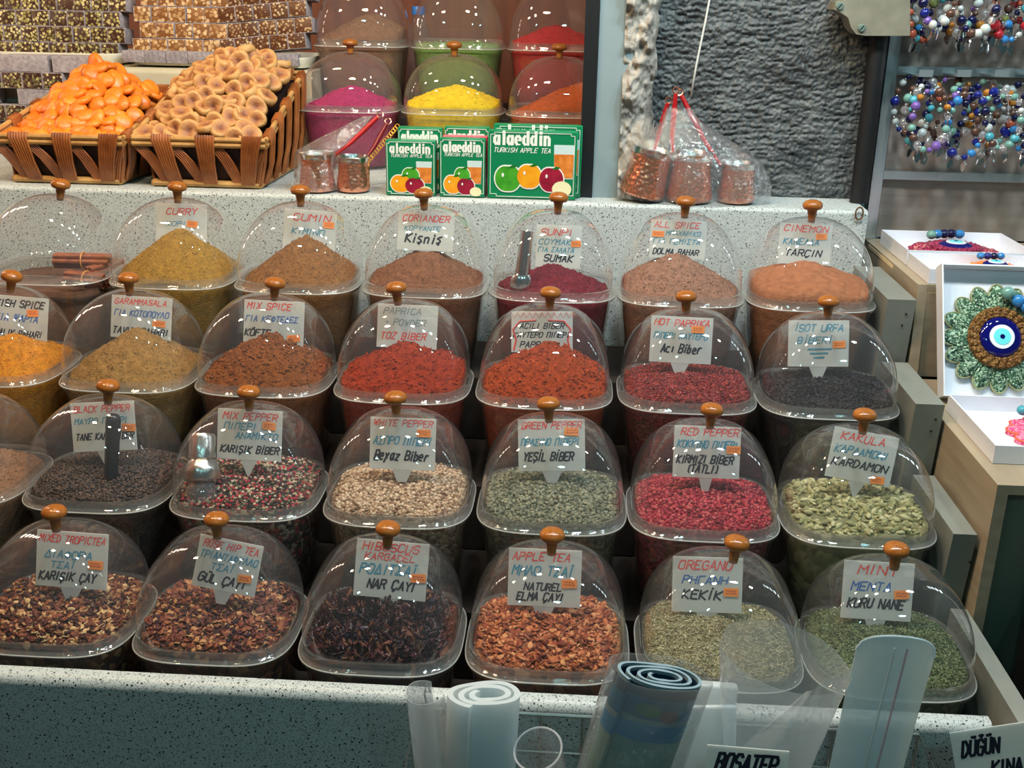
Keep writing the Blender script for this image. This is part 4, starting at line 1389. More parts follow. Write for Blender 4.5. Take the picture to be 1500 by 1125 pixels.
def fruit_basket(x0, x1, y0, y1, zb, hf, hb, label, xi0, xi1):
    """front low, back high; top x0..x1, floor xi0..xi1; origin at the floor's front centre"""
    xm = (xi0 + xi1) / 2
    t = thing('wicker_basket', label, 'basket', (xm, y0 + 0.02, zb), group='wicker fruit baskets')
    L = lambda x, y, z: (x - xm, y - y0 - 0.02, z - zb)
    TFL, TFR, TBR, TBL = L(x0, y0, zb + hf), L(x1, y0, zb + hf), L(x1 - 0.004, y1, zb + hb), L(x0 + 0.004, y1, zb + hb)
    BFL, BFR, BBR, BBL = L(xi0, y0 + 0.018, zb + 0.006), L(xi1, y0 + 0.018, zb + 0.006), L(xi1, y1 - 0.01, zb + 0.006), L(xi0, y1 - 0.01, zb + 0.006)
    mb = MB()
    for dz in (0, -0.009):
        for a, b in ((TFL, TFR), (TFR, TBR), (TBR, TBL), (TBL, TFL)):
            mb.tube([(a[0], a[1], a[2] + dz), (b[0], b[1], b[2] + dz)], 0.0046, 8)
    part('rim', mb, mwick2, t)
    mb = MB()
    for a, b in ((BFL, BFR), (BFR, BBR), (BBR, BBL), (BBL, BFL)):
        mb.tube([a, b], 0.006, 8)
    mb.box(xi0 - xm, xi1 - xm, BFL[1], BBL[1], 0.003, 0.009)
    part('base', mb, mwick2, t)
    lerp = lambda a, b, k: Vector(a).lerp(Vector(b), k)

    def side(tl, tr, bl, br, ups, out):
        o = Vector(out)
        wid = (Vector(tr) - Vector(tl)).length
        pit = 0.0047 / wid
        for u in ups:                            # a bundle wound upright over the rim
            mb = MB()
            for s in range(7):
                k = u + (s - 3) * pit
                kb = u + (s - 3) * pit * 0.85
                a, b = lerp(bl, br, kb), lerp(tl, tr, k)
                up = Vector((0, 0, 1))
                mb.tube([a + o * 0.006, a.lerp(b, 0.4) + o * 0.011, a.lerp(b, 0.85) + o * 0.008, b + o * 0.006 - up * 0.003, b + o * 0.003 + up * 0.0055, b - o * 0.005 + up * 0.0045, b - o * 0.007 - up * 0.012],
                        0.0026, 6)
            part('upright_bundle', mb, mwick, t)
        for u, v in zip([-0.03] + ups, ups + [1.03]):   # slanting bundles between them
            mb = MB()
            for s in range(5):
                ka, kb = u + 0.03 + s * pit, v - 0.12 + s * pit
                a, b = lerp(tl, tr, min(1, max(0, ka))), lerp(bl, br, min(1, max(0, kb)))
                mb.tube([a - o * 0.002 - Vector((0, 0, 0.012)), a.lerp(b, 0.5) + o * 0.003, b + o * 0.002], 0.0025, 6)
            part('slanting_bundle', mb, mwick, t)
    side(TFL, TFR, BFL, BFR, [0.22, 0.55, 0.90], (0, -1, 0.2))
    side(TFR, TBR, BFR, BBR, [0.08, 0.30, 0.52, 0.74, 0.94], (1, 0, 0.1))
    side(TBL, TFL, BBL, BFL, [0.1, 0.4, 0.7], (-1, 0, 0.1))
    side(TBR, TBL, BBR, BBL, [0.15, 0.5, 0.85], (0, 1, 0.1))
    mb = MB()                                    # lining inside the weave
    ins = 0.006
    P = [(TFL[0] + ins, TFL[1] + ins, TFL[2] - 0.012), (TFR[0] - ins, TFR[1] + ins, TFR[2] - 0.012), (TBR[0] - ins, TBR[1] - ins, TBR[2] - 0.012), (TBL[0] + ins, TBL[1] - ins, TBL[2] - 0.012)]
    Q = [(BFL[0] + ins, BFL[1] + ins, 0.012), (BFR[0] - ins, BFR[1] + ins, 0.012), (BBR[0] - ins, BBR[1] - ins, 0.012), (BBL[0] + ins, BBL[1] - ins, 0.012)]
    mb.loft([P, Q], cap1=True)
    part('lining', mb, plain('basket_lining', srgb(60, 34, 24), rough=0.8), t, False)
    return t


def apricot_mesh(seed):
    g = np.random.default_rng(seed)
    V, F = ico2()
    a = np.arctan2(V[:, 1], V[:, 0])
    r = 1 + 0.05 * np.sin(2 * a + g.uniform(0, 6)) + 0.04 * np.sin(3 * a + g.uniform(0, 6))
    rad = np.hypot(V[:, 0], V[:, 1])
    z = V[:, 2] * 0.50 - 0.07 * np.exp(-(rad / 0.35) ** 2) * (V[:, 2] > 0) + 0.10 * V[:, 0] ** 2 * g.uniform(-1, 1)
    V = np.stack([V[:, 0] * r * 0.0185, V[:, 1] * r * 0.0162, z * 0.0150], -1)
    me = fast_mesh('dried_apricot', V, F, [M_APR])
    return me


def fig_mesh(seed):
    g = np.random.default_rng(seed)
    mb = MB()
    n = 28
    a = np.linspace(0, 2 * np.pi, n, endpoint=False)
    puck = 1 + 0.05 * np.sin(3 * a + g.uniform(0, 6)) + 0.06 * np.sin(2 * a + g.uniform(0, 6))
    prof = [(0.05, 0.20), (0.14, 0.19), (0.26, 0.27), (0.45, 0.31), (0.66, 0.36), (0.84, 0.36), (0.95, 0.26), (1.0, 0.04), (0.98, -0.16), (0.88, -0.32), (0.62, -0.38), (0.2, -0.36)]
    R = 0.0185
    rings = []
    for r, z in prof:
        w = 0.05 * np.sin(4 * a + r * 3 + g.uniform(0, 1)) * r + 0.03 * np.sin(11 * a + r * 8) * (r < 0.9)
        rings.append(np.stack([np.cos(a) * r * puck * R, np.sin(a) * r * puck * R * 0.95, (z + w) * R], -1))
    mb.loft(rings, cap0=True, cap1=True)
    return mb.mesh('dried_fig', M_FIG)


def fig_skin():
    m, nt, out = _new('dried_fig')
    p = _n(nt, 'ShaderNodeBsdfPrincipled')
    p.inputs['Roughness'].default_value = 0.55
    tc = _n(nt, 'ShaderNodeTexCoord')
    nz = _n(nt, 'ShaderNodeTexNoise', Scale=110.0, Detail=4.0)
    nt.links.new(tc.outputs['Object'], nz.inputs['Vector'])
    sx = _n(nt, 'ShaderNodeVectorMath', operation='MULTIPLY')
    sx.inputs[1].default_value = (54, 54, 0)
    nt.links.new(tc.outputs['Object'], sx.inputs[0])
    ln = _n(nt, 'ShaderNodeVectorMath', operation='LENGTH')
    nt.links.new(sx.outputs[0], ln.inputs[0])
    ad = _n(nt, 'ShaderNodeMath', operation='MULTIPLY_ADD')
    ad.inputs[1].default_value = 0.55
    nt.links.new(nz.outputs[0], ad.inputs[0])
    nt.links.new(ln.outputs['Value'], ad.inputs[2])
    r = ramp(nt, [(0.22, srgb(104, 56, 44)), (0.42, srgb(150, 94, 58)), (0.72, srgb(174, 120, 70)), (0.95, srgb(196, 150, 92))])
    sc = _n(nt, 'ShaderNodeMath', operation='MULTIPLY')
    sc.inputs[1].default_value = 0.80
    nt.links.new(ad.outputs[0], sc.inputs[0])
    nt.links.new(sc.outputs[0], r.inputs[0])
    nt.links.new(r.outputs[0], p.inputs['Base Color'])
    nb = _n(nt, 'ShaderNodeTexNoise', Scale=260.0, Detail=4.0)
    nt.links.new(tc.outputs['Object'], nb.inputs['Vector'])
    bp = _n(nt, 'ShaderNodeBump', Strength=0.5, Distance=0.002)
    nt.links.new(nb.outputs[0], bp.inputs['Height'])
    nt.links.new(bp.outputs[0], p.inputs['Normal'])
    nt.links.new(p.outputs[0], out.inputs[0])
    return m


M_APR = plain('dried_apricot', srgb(236, 138, 42), rough=0.36, col2=srgb(222, 110, 22), scale=45, bump=0.3, bscale=120, sss=0.08)
_nt = M_APR.node_tree                              # each fruit a little lighter or darker
_oi = _n(_nt, 'ShaderNodeObjectInfo')
_hs = _n(_nt, 'ShaderNodeHueSaturation')
_mr = _n(_nt, 'ShaderNodeMath', operation='MULTIPLY_ADD')
_mr.inputs[1].default_value, _mr.inputs[2].default_value = 0.38, 0.80
_nt.links.new(_oi.outputs['Random'], _mr.inputs[0])
_nt.links.new(_mr.outputs[0], _hs.inputs['Value'])
_p = _nt.nodes['Principled BSDF']
_nt.links.new(_p.inputs['Base Color'].links[0].from_socket, _hs.inputs['Color'])
_nt.links.new(_hs.outputs[0], _p.inputs['Base Color'])
M_FIG = fig_skin()


def fruit_heap(meshes, zf, x0, x1, y0, y1, pitch, name, label, cat, group, seed, depth=0.0, lim=300):
    g = random.Random(seed)
    n = 0
    y = y0
    r = 0
    while y < y1:
        x = x0 + (pitch * 0.5 if r % 2 else 0)
        while x < x1:
            px, py = x + g.uniform(-.3, .3) * pitch, y + g.uniform(-.3, .3) * pitch
            e = 0.006
            sx = (zf(px + e, py) - zf(px - e, py)) / (2 * e)
            sy = (zf(px, py + e) - zf(px, py - e)) / (2 * e)
            o = link(name, meshes[g.randrange(len(meshes))], None, (px, py, zf(px, py) - depth + g.uniform(-.003, .004)),
                     (math.atan(sy) * 0.6 + g.uniform(-.6, .75) + 0.35, -math.atan(sx) * 0.7 + g.uniform(-.7, .7), 0))
            o.rotation_mode = 'XYZ'
            o.rotation_euler = (Euler(o.rotation_euler).to_matrix() @ Euler((0, 0, g.uniform(0, 6.28))).to_matrix()).to_euler()
            s = g.uniform(0.86, 1.12)
            o.scale = (s, s, s)
            tag(o, label, cat, group)
            n += 1
            x += pitch
        y += pitch * 0.86
        r += 1
    return n


fruit_basket(-0.985, -0.757, 1.812, 2.10, LEDGE + 0.001, 0.080, 0.138, 'brown wicker basket heaped with orange dried apricots', -0.960, -0.776)
fruit_basket(-0.740, -0.515, 1.812, 2.10, LEDGE + 0.001, 0.082, 0.172, 'brown wicker basket heaped with tan dried figs', -0.716, -0.534)


def heap_apr(x, y):
    d = math.hypot((x + 0.862) / 0.125, (y - 1.995) / 0.150)
    return 1.356 + 0.030 * (y - 1.83) / 0.26 + 0.098 * max(0, 1 - d) ** 0.9


def heap_fig(x, y):
    d = math.hypot((x + 0.615) / 0.150, (y - 2.015) / 0.190)
    return 1.362 + 0.058 * (y - 1.83) / 0.26 + 0.092 * max(0, 1 - d) ** 0.8


AM = [apricot_mesh(k) for k in range(6)]
FM_ = [fig_mesh(k) for k in range(6)]
fruit_heap(AM, heap_apr, -0.965, -0.775, 1.832, 2.085, 0.0215, 'dried_apricot', 'soft orange dried apricot in the heaped wicker basket', 'apricot', 'dried apricots in the basket', 1)
fruit_heap(AM, heap_apr, -0.955, -0.785, 1.845, 2.075, 0.029, 'dried_apricot', 'soft orange dried apricot in the heaped wicker basket', 'apricot', 'dried apricots in the basket', 2, 0.019)
fruit_heap(FM_, heap_fig, -0.722, -0.536, 1.836, 2.085, 0.0255, 'dried_fig', 'tan flattened dried fig in the heaped wicker basket', 'fig', 'dried figs in the basket', 3)
fruit_heap(FM_, heap_fig, -0.712, -0.546, 1.850, 2.075, 0.032, 'dried_fig', 'tan flattened dried fig in the heaped wicker basket', 'fig', 'dried figs in the basket', 4, 0.022)

# ================================================================== nut sweets on trays
M_POW = plain('sugar_powder', srgb(166, 158, 162), rough=0.9, col2=srgb(132, 124, 130), scale=160, bump=0.5, bscale=500)
M_PIS = nutty('pistachio_face', srgb(58, 30, 16), pal((176, 164, 104), (140, 128, 70), (196, 182, 128), (112, 104, 58), (88, 60, 36)), 170, 0.46)
M_HAZ = nutty('hazelnut_face', srgb(128, 82, 42), pal((200, 164, 118), (176, 136, 90), (212, 180, 138), (150, 106, 62)), 130, 0.50)
M_WAL = nutty('almond_face', srgb(86, 48, 22), pal((176, 148, 110), (150, 116, 78), (192, 168, 132), (110, 74, 44)), 170, 0.40)


def sweet_mesh(w, d, h, face, seed):
    g = random.Random(seed)
    mb = smooth_box(w, d, h, 0.0011, 2)
    V = mb.V[0]
    for v in V:
        v += np.array([g.uniform(-.0006, .0006), g.uniform(-.0004, .0004), g.uniform(-.0006, .0006)])
    me = mb.mesh('nut_sweet', [M_POW, face], True, 45)
    for p in me.polygons:
        if p.normal.y < -0.9 and p.area > w * h * 0.4:
            p.material_index = 1
    return me


def sweets(x0, cols, rows, ybase, z0, w, h, d, face, label, group, rise=0.0, jit=0.0015, drop=0.0, back=0.010):
    ms = [sweet_mesh(w * 0.992, d, h * 0.995, face, k) for k in range(5)]
    for r in range(rows):
        for c in range(cols):
            sh = (w * 0.35 if r % 2 else 0)
            o = link('nut_sweet', random.choice(ms), None, (x0 + (c + .5) * w + sh, ybase + d / 2 + r * back + random.uniform(-.002, .002), z0 + r * h + c * rise),
                     (math.radians(-6), math.radians(-math.degrees(math.atan2(rise, w))) + random.uniform(-.01, .01), random.uniform(-.02, .02)))
            tag(o, label, 'sweet', group)


SH_Z = 1.452
mb = slab(-1.598, -0.530, 2.215, 2.61, LEDGE + 0.001, SH_Z - 0.004, r=0.012)
tag(link('sweets_shelf', mb.mesh('sweets_shelf', MT['cream_plastic'], True, 35)), 'cream shelf with a rounded front under the trays of nut sweets', 'shelf')


def tray(name, x0, x1, label):
    t = MB()
    prof = [(0.0, 0.002), (0.0, 0.010), (-0.006, 0.020), (-0.009, 0.0205), (-0.0095, 0.018), (-0.004, 0.006), (-0.002, 0.0)]
    xm, ym = (x0 + x1) / 2, 2.345
    hx, hy = (x1 - x0) / 2, 0.115
    rings = [se_ring(hx - 0.012 - (d if True else 0), hy - 0.012 - d, z, 7.0, 72) for d, z in prof]
    t.loft(rings, cap0=True, cap1=True)
    return tag(link('sweet_tray', t.mesh('sweet_tray', MT['white_plastic'], True, 50), None, (xm, ym, SH_Z)), label, 'tray', 'trays of sweets')


tray('sweet_tray', -1.22, -0.925, 'white oval tray under the green pistachio sweets')
tray('sweet_tray', -0.918, -0.538, 'white oval tray under the hazelnut and almond sweets')
SW, SHh = 0.0362, 0.0305
sweets(-1.225, 8, 4, 2.262, SH_Z + 0.006, SW, SHh, 0.05, M_PIS, 'brown nut sweet full of green pistachios stacked on the tray at far left', 'pistachio sweets')
sweets(-0.905, 5, 4, 2.262, SH_Z + 0.018, SW, SHh, 0.05, M_HAZ, 'golden nut sweet full of round hazelnuts stacked on the middle of the trays', 'hazelnut sweets')
sweets(-0.730, 5, 4, 2.262, SH_Z + 0.020, SW, SHh, 0.05, M_WAL, 'dark brown nut sweet with almond bits stacked beside the rear domes', 'almond sweets', rise=0.0035)
bm_ = [sweet_mesh(0.044, 0.034, 0.0225, M_POW, k) for k in range(3)]
for c in range(8):
    o = link('powdered_sweet', bm_[c % 3], None, (-0.893 + c * 0.0445, 2.246, SH_Z + 0.0055), (0, 0, random.uniform(-.05, .05)))
    tag(o, 'powdered grey-white sweet lying along the front edge of the tray', 'sweet', 'powdered sweets on the tray edge')
# stack in front of the shelf at the far left: powdered bars and pistachio faces in turn
for lay in range(6):
    z = LEDGE + 0.002 + lay * 0.0315
    if lay in (0, 2, 4):
        ms = [sweet_mesh(0.0405, 0.052, 0.031, M_PIS, 20 + k) for k in range(4)]
        for c in range(7):
            if lay == 4 and c > 5:
                continue
            o = link('nut_sweet', ms[c % 4], None, (-1.232 + c * 0.041, 2.178, z), (0, 0, random.uniform(-.02, .02)))
            tag(o, 'brown pistachio sweet in the loose stack behind the apricot basket', 'sweet', 'pistachio sweets in the loose stack')
    else:
        for c, (x_, wv) in enumerate([(-1.19, 0.085), (-1.082, 0.10), (-0.985, 0.08)] if lay != 3 else [(-1.20, 0.10), (-1.06, 0.085)]):
            mm = sweet_mesh(wv, 0.045, 0.031, M_POW, 30 + lay * 3 + c)
            for p_ in mm.polygons:
                p_.material_index = 1 if (p_.normal.x < -0.9 and p_.area > 0.0008) else 0
            mm.materials[1] = M_PIS
            o = link('sweet_bar', mm, None, (x_, 2.176, z), (0, 0, random.uniform(-.03, .03)))
            tag(o, 'sugar-dusted long sweet bar in the loose stack behind the apricot basket', 'sweet', 'sugar-dusted bars')

# ================================================================== copper coffee pots
M_COP = hammered('hammered_copper', srgb(240, 166, 136), 0.24, 150, 0.75)
M_COP.node_tree.nodes['Principled BSDF'].inputs['Metallic'].default_value = 0.90
M_SIL = plain('tinned_rim', (0.78, 0.76, 0.74), rough=0.2, metal=1.0, bump=0.3, bscale=90)
M_REDH = plain('red_handle', srgb(176, 30, 36), rough=0.25)
M_BRASS = plain('brass_wire', srgb(196, 150, 70), rough=0.3, metal=1.0)
M_BAG = clear('crinkled_bag', haze=0.13, hazecol=(0.9, 0.92, 0.95), f0=0.09, gain=0.7, power=1.8, rough=0.08, wrinkle=1.0, wscale=60)


def coffee_pot(label, loc, rot, tip, sc=1.0, hcol=None, neck=0.0):
    """hammered pot standing at loc, its red handle running from the rim to the world point tip"""
    t = thing('coffee_pot', label, 'coffee pot', loc, rot, 'copper coffee pots')
    H = 0.062 * sc
    part('body', MB().lathe([(0.004, 0.0005), (0.027 * sc, 0.0005), (0.030 * sc, 0.004), (0.0305 * sc, 0.010), (0.028 * sc, H * .45), (0.0262 * sc, H * .72), (0.0268 * sc, H * .86)], 40), M_COP, t)
    part('rim', MB().lathe([(0.0269 * sc, H * .862), (0.0275 * sc, H * .93), (0.0295 * sc, H), (0.0285 * sc, H + .001), (0.0258 * sc, H * .92), (0.025 * sc, H * .75), (0.022 * sc, H * .70)], 40, cap0=False), M_SIL, t)
    m = Matrix.LocRotScale(Vector(loc), Euler(rot), None)
    tl = m.inverted() @ Vector(tip)
    d = Vector((tl.x, tl.y, 0)).normalized() if Vector((tl.x, tl.y, 0)).length > 0.004 else Vector((0, 1, 0))
    a = d * 0.0275 * sc + Vector((0, 0, H * .88))
    mid = a.lerp(tl, 0.35) + d * 0.004
    hd = part('handle', MB().tube([a, a.lerp(mid, 0.5), mid, mid.lerp(tl, 0.5), tl], [0.0026, 0.0030, 0.0040, 0.0046, 0.0036], 10), hcol or M_REDH, t)
    dr = (tl - mid).normalized()
    c = tl + dr * 0.006
    s1 = dr
    s2 = Vector((1, 0, 0)) if abs(dr.x) < 0.7 else Vector((0, 0, 1))
    s2 = (s2 - dr * s2.dot(dr)).normalized()
    part('hanging_ring', MB().tube([c + (s1 * math.cos(q) + s2 * math.sin(q)) * 0.0052 for q in (2 * math.pi * i / 16 for i in range(16))], 0.0011, 6, closed=True), M_COP, hd)
    return t


def wp(px, py, y):
    return tuple(float(v) for v in at_y(px, py, y))


PZ = LEDGE + 0.002
coffee_pot('hammered copper coffee pot tipped towards the pillar in the crinkled bag', (wp(938, 291, 1.830)[0], 1.826, PZ + 0.007), (0, math.radians(13), 0), wp(978, 152, 1.852), 1.26)
coffee_pot('hammered copper coffee pot standing in the middle of the bagged three', (wp(1008, 296, 1.828)[0], 1.828, PZ), (0, 0, 0), wp(990, 138, 1.850), 1.26)
coffee_pot('hammered copper coffee pot at the cable side of the bagged three', (wp(1077, 298, 1.832)[0], 1.832, PZ), (0, 0, 0), wp(998, 140, 1.866), 1.02)


def crinkled(name, label, rings, seed, amp=0.006, mat=None):
    """a thin wrinkled film through the given ellipses (centre x, y, z, half width, half depth)"""
    mb = MB()
    n = 64
    t = np.linspace(0, 2 * np.pi, n, endpoint=False)
    R = []
    m = 26
    zz = np.array([r[2] for r in rings])
    for k in range(m + 1):
        u = k / m * (len(rings) - 1)
        i = min(int(u), len(rings) - 2)
        f = u - i
        c = [rings[i][q] * (1 - f) + rings[i + 1][q] * f for q in range(5)]
        w = 1 + amp / max(c[3], 0.004) * (1.6 * fbm(np.cos(t) * 2.2 + 5 + seed, np.sin(t) * 2.2 + k * 0.22, 3, seed) + 0.8 * np.sin(9 * t + seed + k * .15) * 0.3)
        R.append(np.stack([c[0] + np.cos(t) * c[3] * w, c[1] + np.sin(t) * c[4] * w, np.full(n, c[2]) + amp * 0.5 * fbm(t * 3, t * 0 + k, 2, seed)], -1))
    mb.loft(R)
    return tag(link(name, mb.mesh(name, mat or M_BAG), None), label, 'plastic bag')


b0, b1 = wp(915, 290, 1.83), wp(1118, 292, 1.83)
xm = (b0[0] + b1[0]) / 2
crinkled('plastic_bag', 'crinkled clear bag wrapped around three copper pots beside the pillar',
         [(xm, 1.832, PZ + 0.003, 0.124, 0.0435), (xm, 1.832, PZ + 0.03, 0.126, 0.0445), (xm - 0.006, 1.833, PZ + 0.066, 0.114, 0.0435), (xm - 0.020, 1.836, PZ + 0.095, 0.080, 0.036),
          (wp(1000, 170, 1.846)[0], 1.846, wp(1000, 178, 1.846)[2], 0.030, 0.02), (wp(993, 150, 1.85)[0], 1.852, wp(993, 158, 1.85)[2], 0.018, 0.012)], 3, 0.009)

coffee_pot('hammered copper coffee pot by the fig basket with red handle', (wp(466, 278, 1.828)[0], 1.826, PZ), (0, 0, 0), wp(553, 172, 1.87), 1.0)
coffee_pot('hammered copper coffee pot beside the tea boxes with dark red handle', (wp(518, 280, 1.832)[0], 1.833, PZ), (0, 0, 0), wp(566, 182, 1.885), 0.92, plain('dark_red_handle', srgb(120, 18, 28), rough=0.25))
mb = MB()
pa, pb = Vector(wp(540, 235, 1.90)), Vector(wp(582, 185, 1.93))
for k in range(15):
    c = pa.lerp(pb, k / 14)
    mb.tube([c + Vector((math.cos(q) * 0.0036, (math.sin(q) * 0.002), math.sin(q) * 0.0036)) for q in (2 * math.pi * i / 10 for i in range(10))], 0.0009, 5, closed=True)
mb.tube([(pa.x, pa.y, PZ - 0.001), pa], 0.0012, 6)
tag(link('brass_chain', mb.mesh('brass_chain', M_BRASS)), 'twisted brass chain rising behind the green tea boxes', 'chain')
x_ = wp(468, 278, 1.828)[0]
crinkled('plastic_bag', 'crumpled clear bag over the copper pot by the fig basket',
         [(x_ - 0.004, 1.828, PZ + 0.002, 0.038, 0.034), (x_ - 0.006, 1.83, PZ + 0.03, 0.036, 0.033), (x_ - 0.006, 1.838, PZ + 0.064, 0.034, 0.032), (x_ + 0.03, 1.868, PZ + 0.085, 0.028, 0.012), (x_ + 0.075, 1.884, PZ + 0.118, 0.006, 0.004)], 9, 0.005)

# ================================================================== apple tea boxes
M_GREEN = plain('green_board', srgb(18, 128, 82), rough=0.3)
M_WHITE = plain('white_print', srgb(240, 240, 232), rough=0.3)
FRUIT = {'green': plain('green_apple_print', srgb(84, 176, 50), rough=0.3, col2=srgb(52, 142, 36), scale=60), 'orange': plain('orange_print', srgb(250, 176, 34), rough=0.3, col2=srgb(240, 146, 24), scale=60),
         'red': plain('red_apple_print', srgb(172, 34, 62), rough=0.3, col2=srgb(130, 20, 46), scale=60), 'slice': plain('slice_print', srgb(246, 236, 190), rough=0.3),
         'tea': plain('tea_print', srgb(236, 148, 66), rough=0.3, col2=srgb(206, 106, 36), scale=90), 'glass': plain('glass_print', srgb(206, 226, 226), rough=0.3),
         'leaf': plain('leaf_print', srgb(34, 116, 40), rough=0.3), 'pinkstrip': plain('pink_strip', srgb(224, 90, 110), rough=0.35)}


def round_pts(cx, cz, rx, rz, n=28, dent=0.0):
    P = []
    for k in range(n):
        a = 2 * math.pi * k / n
        d = 1 - dent * math.exp(-((a - math.pi / 2) / 0.35) ** 2) - dent * 0.5 * math.exp(-((a - 3 * math.pi / 2) / 0.3) ** 2)
        P.append((cx + rx * math.cos(a) * d, cz + rz * math.sin(a) * d))
    return P


def tea_box(label, px0, px1, pyb, pyt, y, depth, big, rz=0.0, lift=0.0):
    a, b = wp(px0, pyb, y), wp(px1, pyb, y)
    top = wp((px0 + px1) / 2, pyt, y)
    w, z0 = b[0] - a[0], LEDGE + 0.001
    h = top[2] - z0
    t = thing('tea_box', label, 'tea box', ((a[0] + b[0]) / 2, y, z0), (0, 0, rz), 'green apple tea boxes')
    part('carton', smooth_box(w, depth, h, 0.0012, 1), M_GREEN, t, False, loc=(0, depth / 2, 0))
    U = lambda u: (u - 0.5) * w
    e = -0.0002
    fr = MB()
    m_, q_ = 0.030, 0.07
    pts = [(m_ + q_, m_), (1 - m_ - q_, m_), (1 - m_ - q_, m_ + .035), (1 - m_, m_ + .035), (1 - m_, 1 - m_ - .03), (1 - m_ - q_ * .6, 1 - m_ - .03), (1 - m_ - q_ * .6, 1 - m_), (m_ + q_ * .6, 1 - m_),
           (m_ + q_ * .6, 1 - m_ - .03), (m_, 1 - m_ - .03), (m_, m_ + .035), (m_ + q_, m_ + .035)]
    P = [(U(u), e - 0.0001, v * h) for u, v in pts]
    for p, q in zip(P, P[1:] + P[:1]):
        fr.tube([p, q], 0.0006, 4)
    part('border_line', fr, M_WHITE, t, False)
    tx = MB()
    if big:
        write(tx, 'alaeddin', U(.075), U(.70), h * .80, h * .185, e, slant=0.0, jit=0.0, mono=(.10, .24))
        write(tx, 'TURKISH APPLE TEA', U(.065), U(.70), h * .685, h * .065, e, .15, slant=.25, jit=.1)
        write(tx, 'o', U(.72), U(.74), h * .93, h * .03, e, .15)
    else:
        write(tx, 'alaeddin', U(.10), U(.90), h * .78, h * .16, e, slant=0.0, jit=0.0, mono=(.10, .24))
        write(tx, 'TURKISH APPLE TEA', U(.10), U(.93), h * .70, h * .055, e, .15, slant=.25, jit=.1)
    part('lettering', tx, M_WHITE, t, False)

    def disc(nm, mat, P2, lay):
        return part(nm, MB().poly([(U(u), v * h) for u, v in P2][::-1], e - 0.0002 * lay - 0.0002, 0.0002), mat, t, False)
    k = 1.30 if big else 1.0                      # keep fruit round on a wide face
    if big:
        spec = [('green', .23, .30, .145, .20), ('orange', .47, .34, .135, .185), ('red', .72, .30, .135, .19)]
        gl = (.855, .56, .115, .25)
        sl = (.84, .16, .11, .12)
    else:
        spec = [('green', .50, .37, .17, .15), ('orange', .30, .22, .20, .165), ('red', .58, .19, .19, .15)]
        gl = (.77, .43, .16, .20)
        sl = (.80, .10, .13, .08)
    gx, gz, gw, gh = gl
    disc('tea_glass_picture', FRUIT['glass'], [(gx - gw, gz + gh), (gx + gw, gz + gh), (gx + gw * .9, gz - gh), (gx - gw * .9, gz - gh)], 1)
    disc('tea_glass_picture', FRUIT['tea'], [(gx - gw * .96, gz + gh * .45), (gx + gw * .96, gz + gh * .45), (gx + gw * .88, gz - gh * .94), (gx - gw * .88, gz - gh * .94)], 2)
    for i_, (f_, cx, cz, rx, rz_) in enumerate(spec):
        disc('fruit_glow', M_WHITE, round_pts(cx, cz, rx * 1.10, rz_ * 1.10, dent=.1), 3 + i_ * .2)
        disc('fruit_picture', FRUIT[f_], round_pts(cx, cz, rx, rz_, dent=.12), 4 + i_ * .6)
        disc('leaf_picture', FRUIT['leaf'], [(cx, cz + rz_ * .8), (cx + rx * .35, cz + rz_ * 1.02), (cx + rx * .75, cz + rz_ * .95), (cx + rx * .4, cz + rz_ * .78)], 6.4)
        disc('highlight_picture', M_WHITE, round_pts(cx - rx * .4, cz + rz_ * .25, rx * .10, rz_ * .16, 10), 6.6)
    disc('apple_slice_picture', FRUIT['slice'], round_pts(*sl, 16), 7)
    return t


tea_box('wide green apple tea box in front, lower edge on the counter', 714, 843, 290, 192, 1.806, 0.020, True)
tea_box('wide green apple tea box behind the front wide one', 722, 850, 286, 183, 1.830, 0.020, True)
tea_box('narrow green apple tea box between its neighbours', 644, 710, 288, 203, 1.806, 0.020, False)
tea_box('narrow green apple tea box peeping over the middle one', 651, 716, 285, 186, 1.850, 0.022, False)
tea_box('narrow green apple tea box nearest the copper pots', 566, 638, 285, 206, 1.806, 0.024, False)
tea_box('narrow green apple tea box behind the one nearest the pots', 584, 648, 283, 187, 1.838, 0.022, False)
a = wp(648, 198, 1.8285)
b = wp(714, 198, 1.8285)
mb = smooth_box(b[0] - a[0], 0.018, a[2] - LEDGE - 0.002, 0.001, 1)
tag(link('pink_carton', mb.mesh('pink_carton', FRUIT['pinkstrip'], False), None, ((a[0] + b[0]) / 2, 1.8385, LEDGE + 0.001)), 'pink-edged carton squeezed between the narrow tea boxes', 'carton')

# ================================================================== cable, pipe, junction box on the stone wall
mb = MB()
c0, c1 = Vector(wp(1012, 142, 1.858)), Vector(wp(1042, -14, 1.862))
mb.tube([c0, c0.lerp(c1, .3) + Vector((-.001, 0, 0)), c0.lerp(c1, .7), c1, c1 + (c1 - c0) * 2.0], 0.0017, 8)
tag(link('white_cord', mb.mesh('white_cord', MT['cable'])), 'thin white cord hanging in front of the dark stone wall', 'cord')
q = wp(1271, 180, 1.872)
mb = MB().lathe([(0.0150, 0), (0.0150, 1.0)], 24)
tag(link('black_pipe', mb.mesh('black_pipe', MT['blackmat'], True, 40), None, (q[0], 1.868, LEDGE + 0.001)), 'thick black pipe beside the jewellery rack post', 'pipe')
yb = 1.846
t = thing('junction_box', 'dirty cream electrical box with two screws above the stone wall', 'electrical box', (0, yb, 0))
P = [wp(x, y, yb) for x, y in ((1236, -40), (1236, 0), (1222, 2), (1220, 14), (1232, 20), (1240, 26), (1244, 40), (1252, 50), (1266, 52), (1330, 52), (1330, -40))]
mb = MB().poly([(p[0], p[2]) for p in P][::-1], -0.012, 0.05)
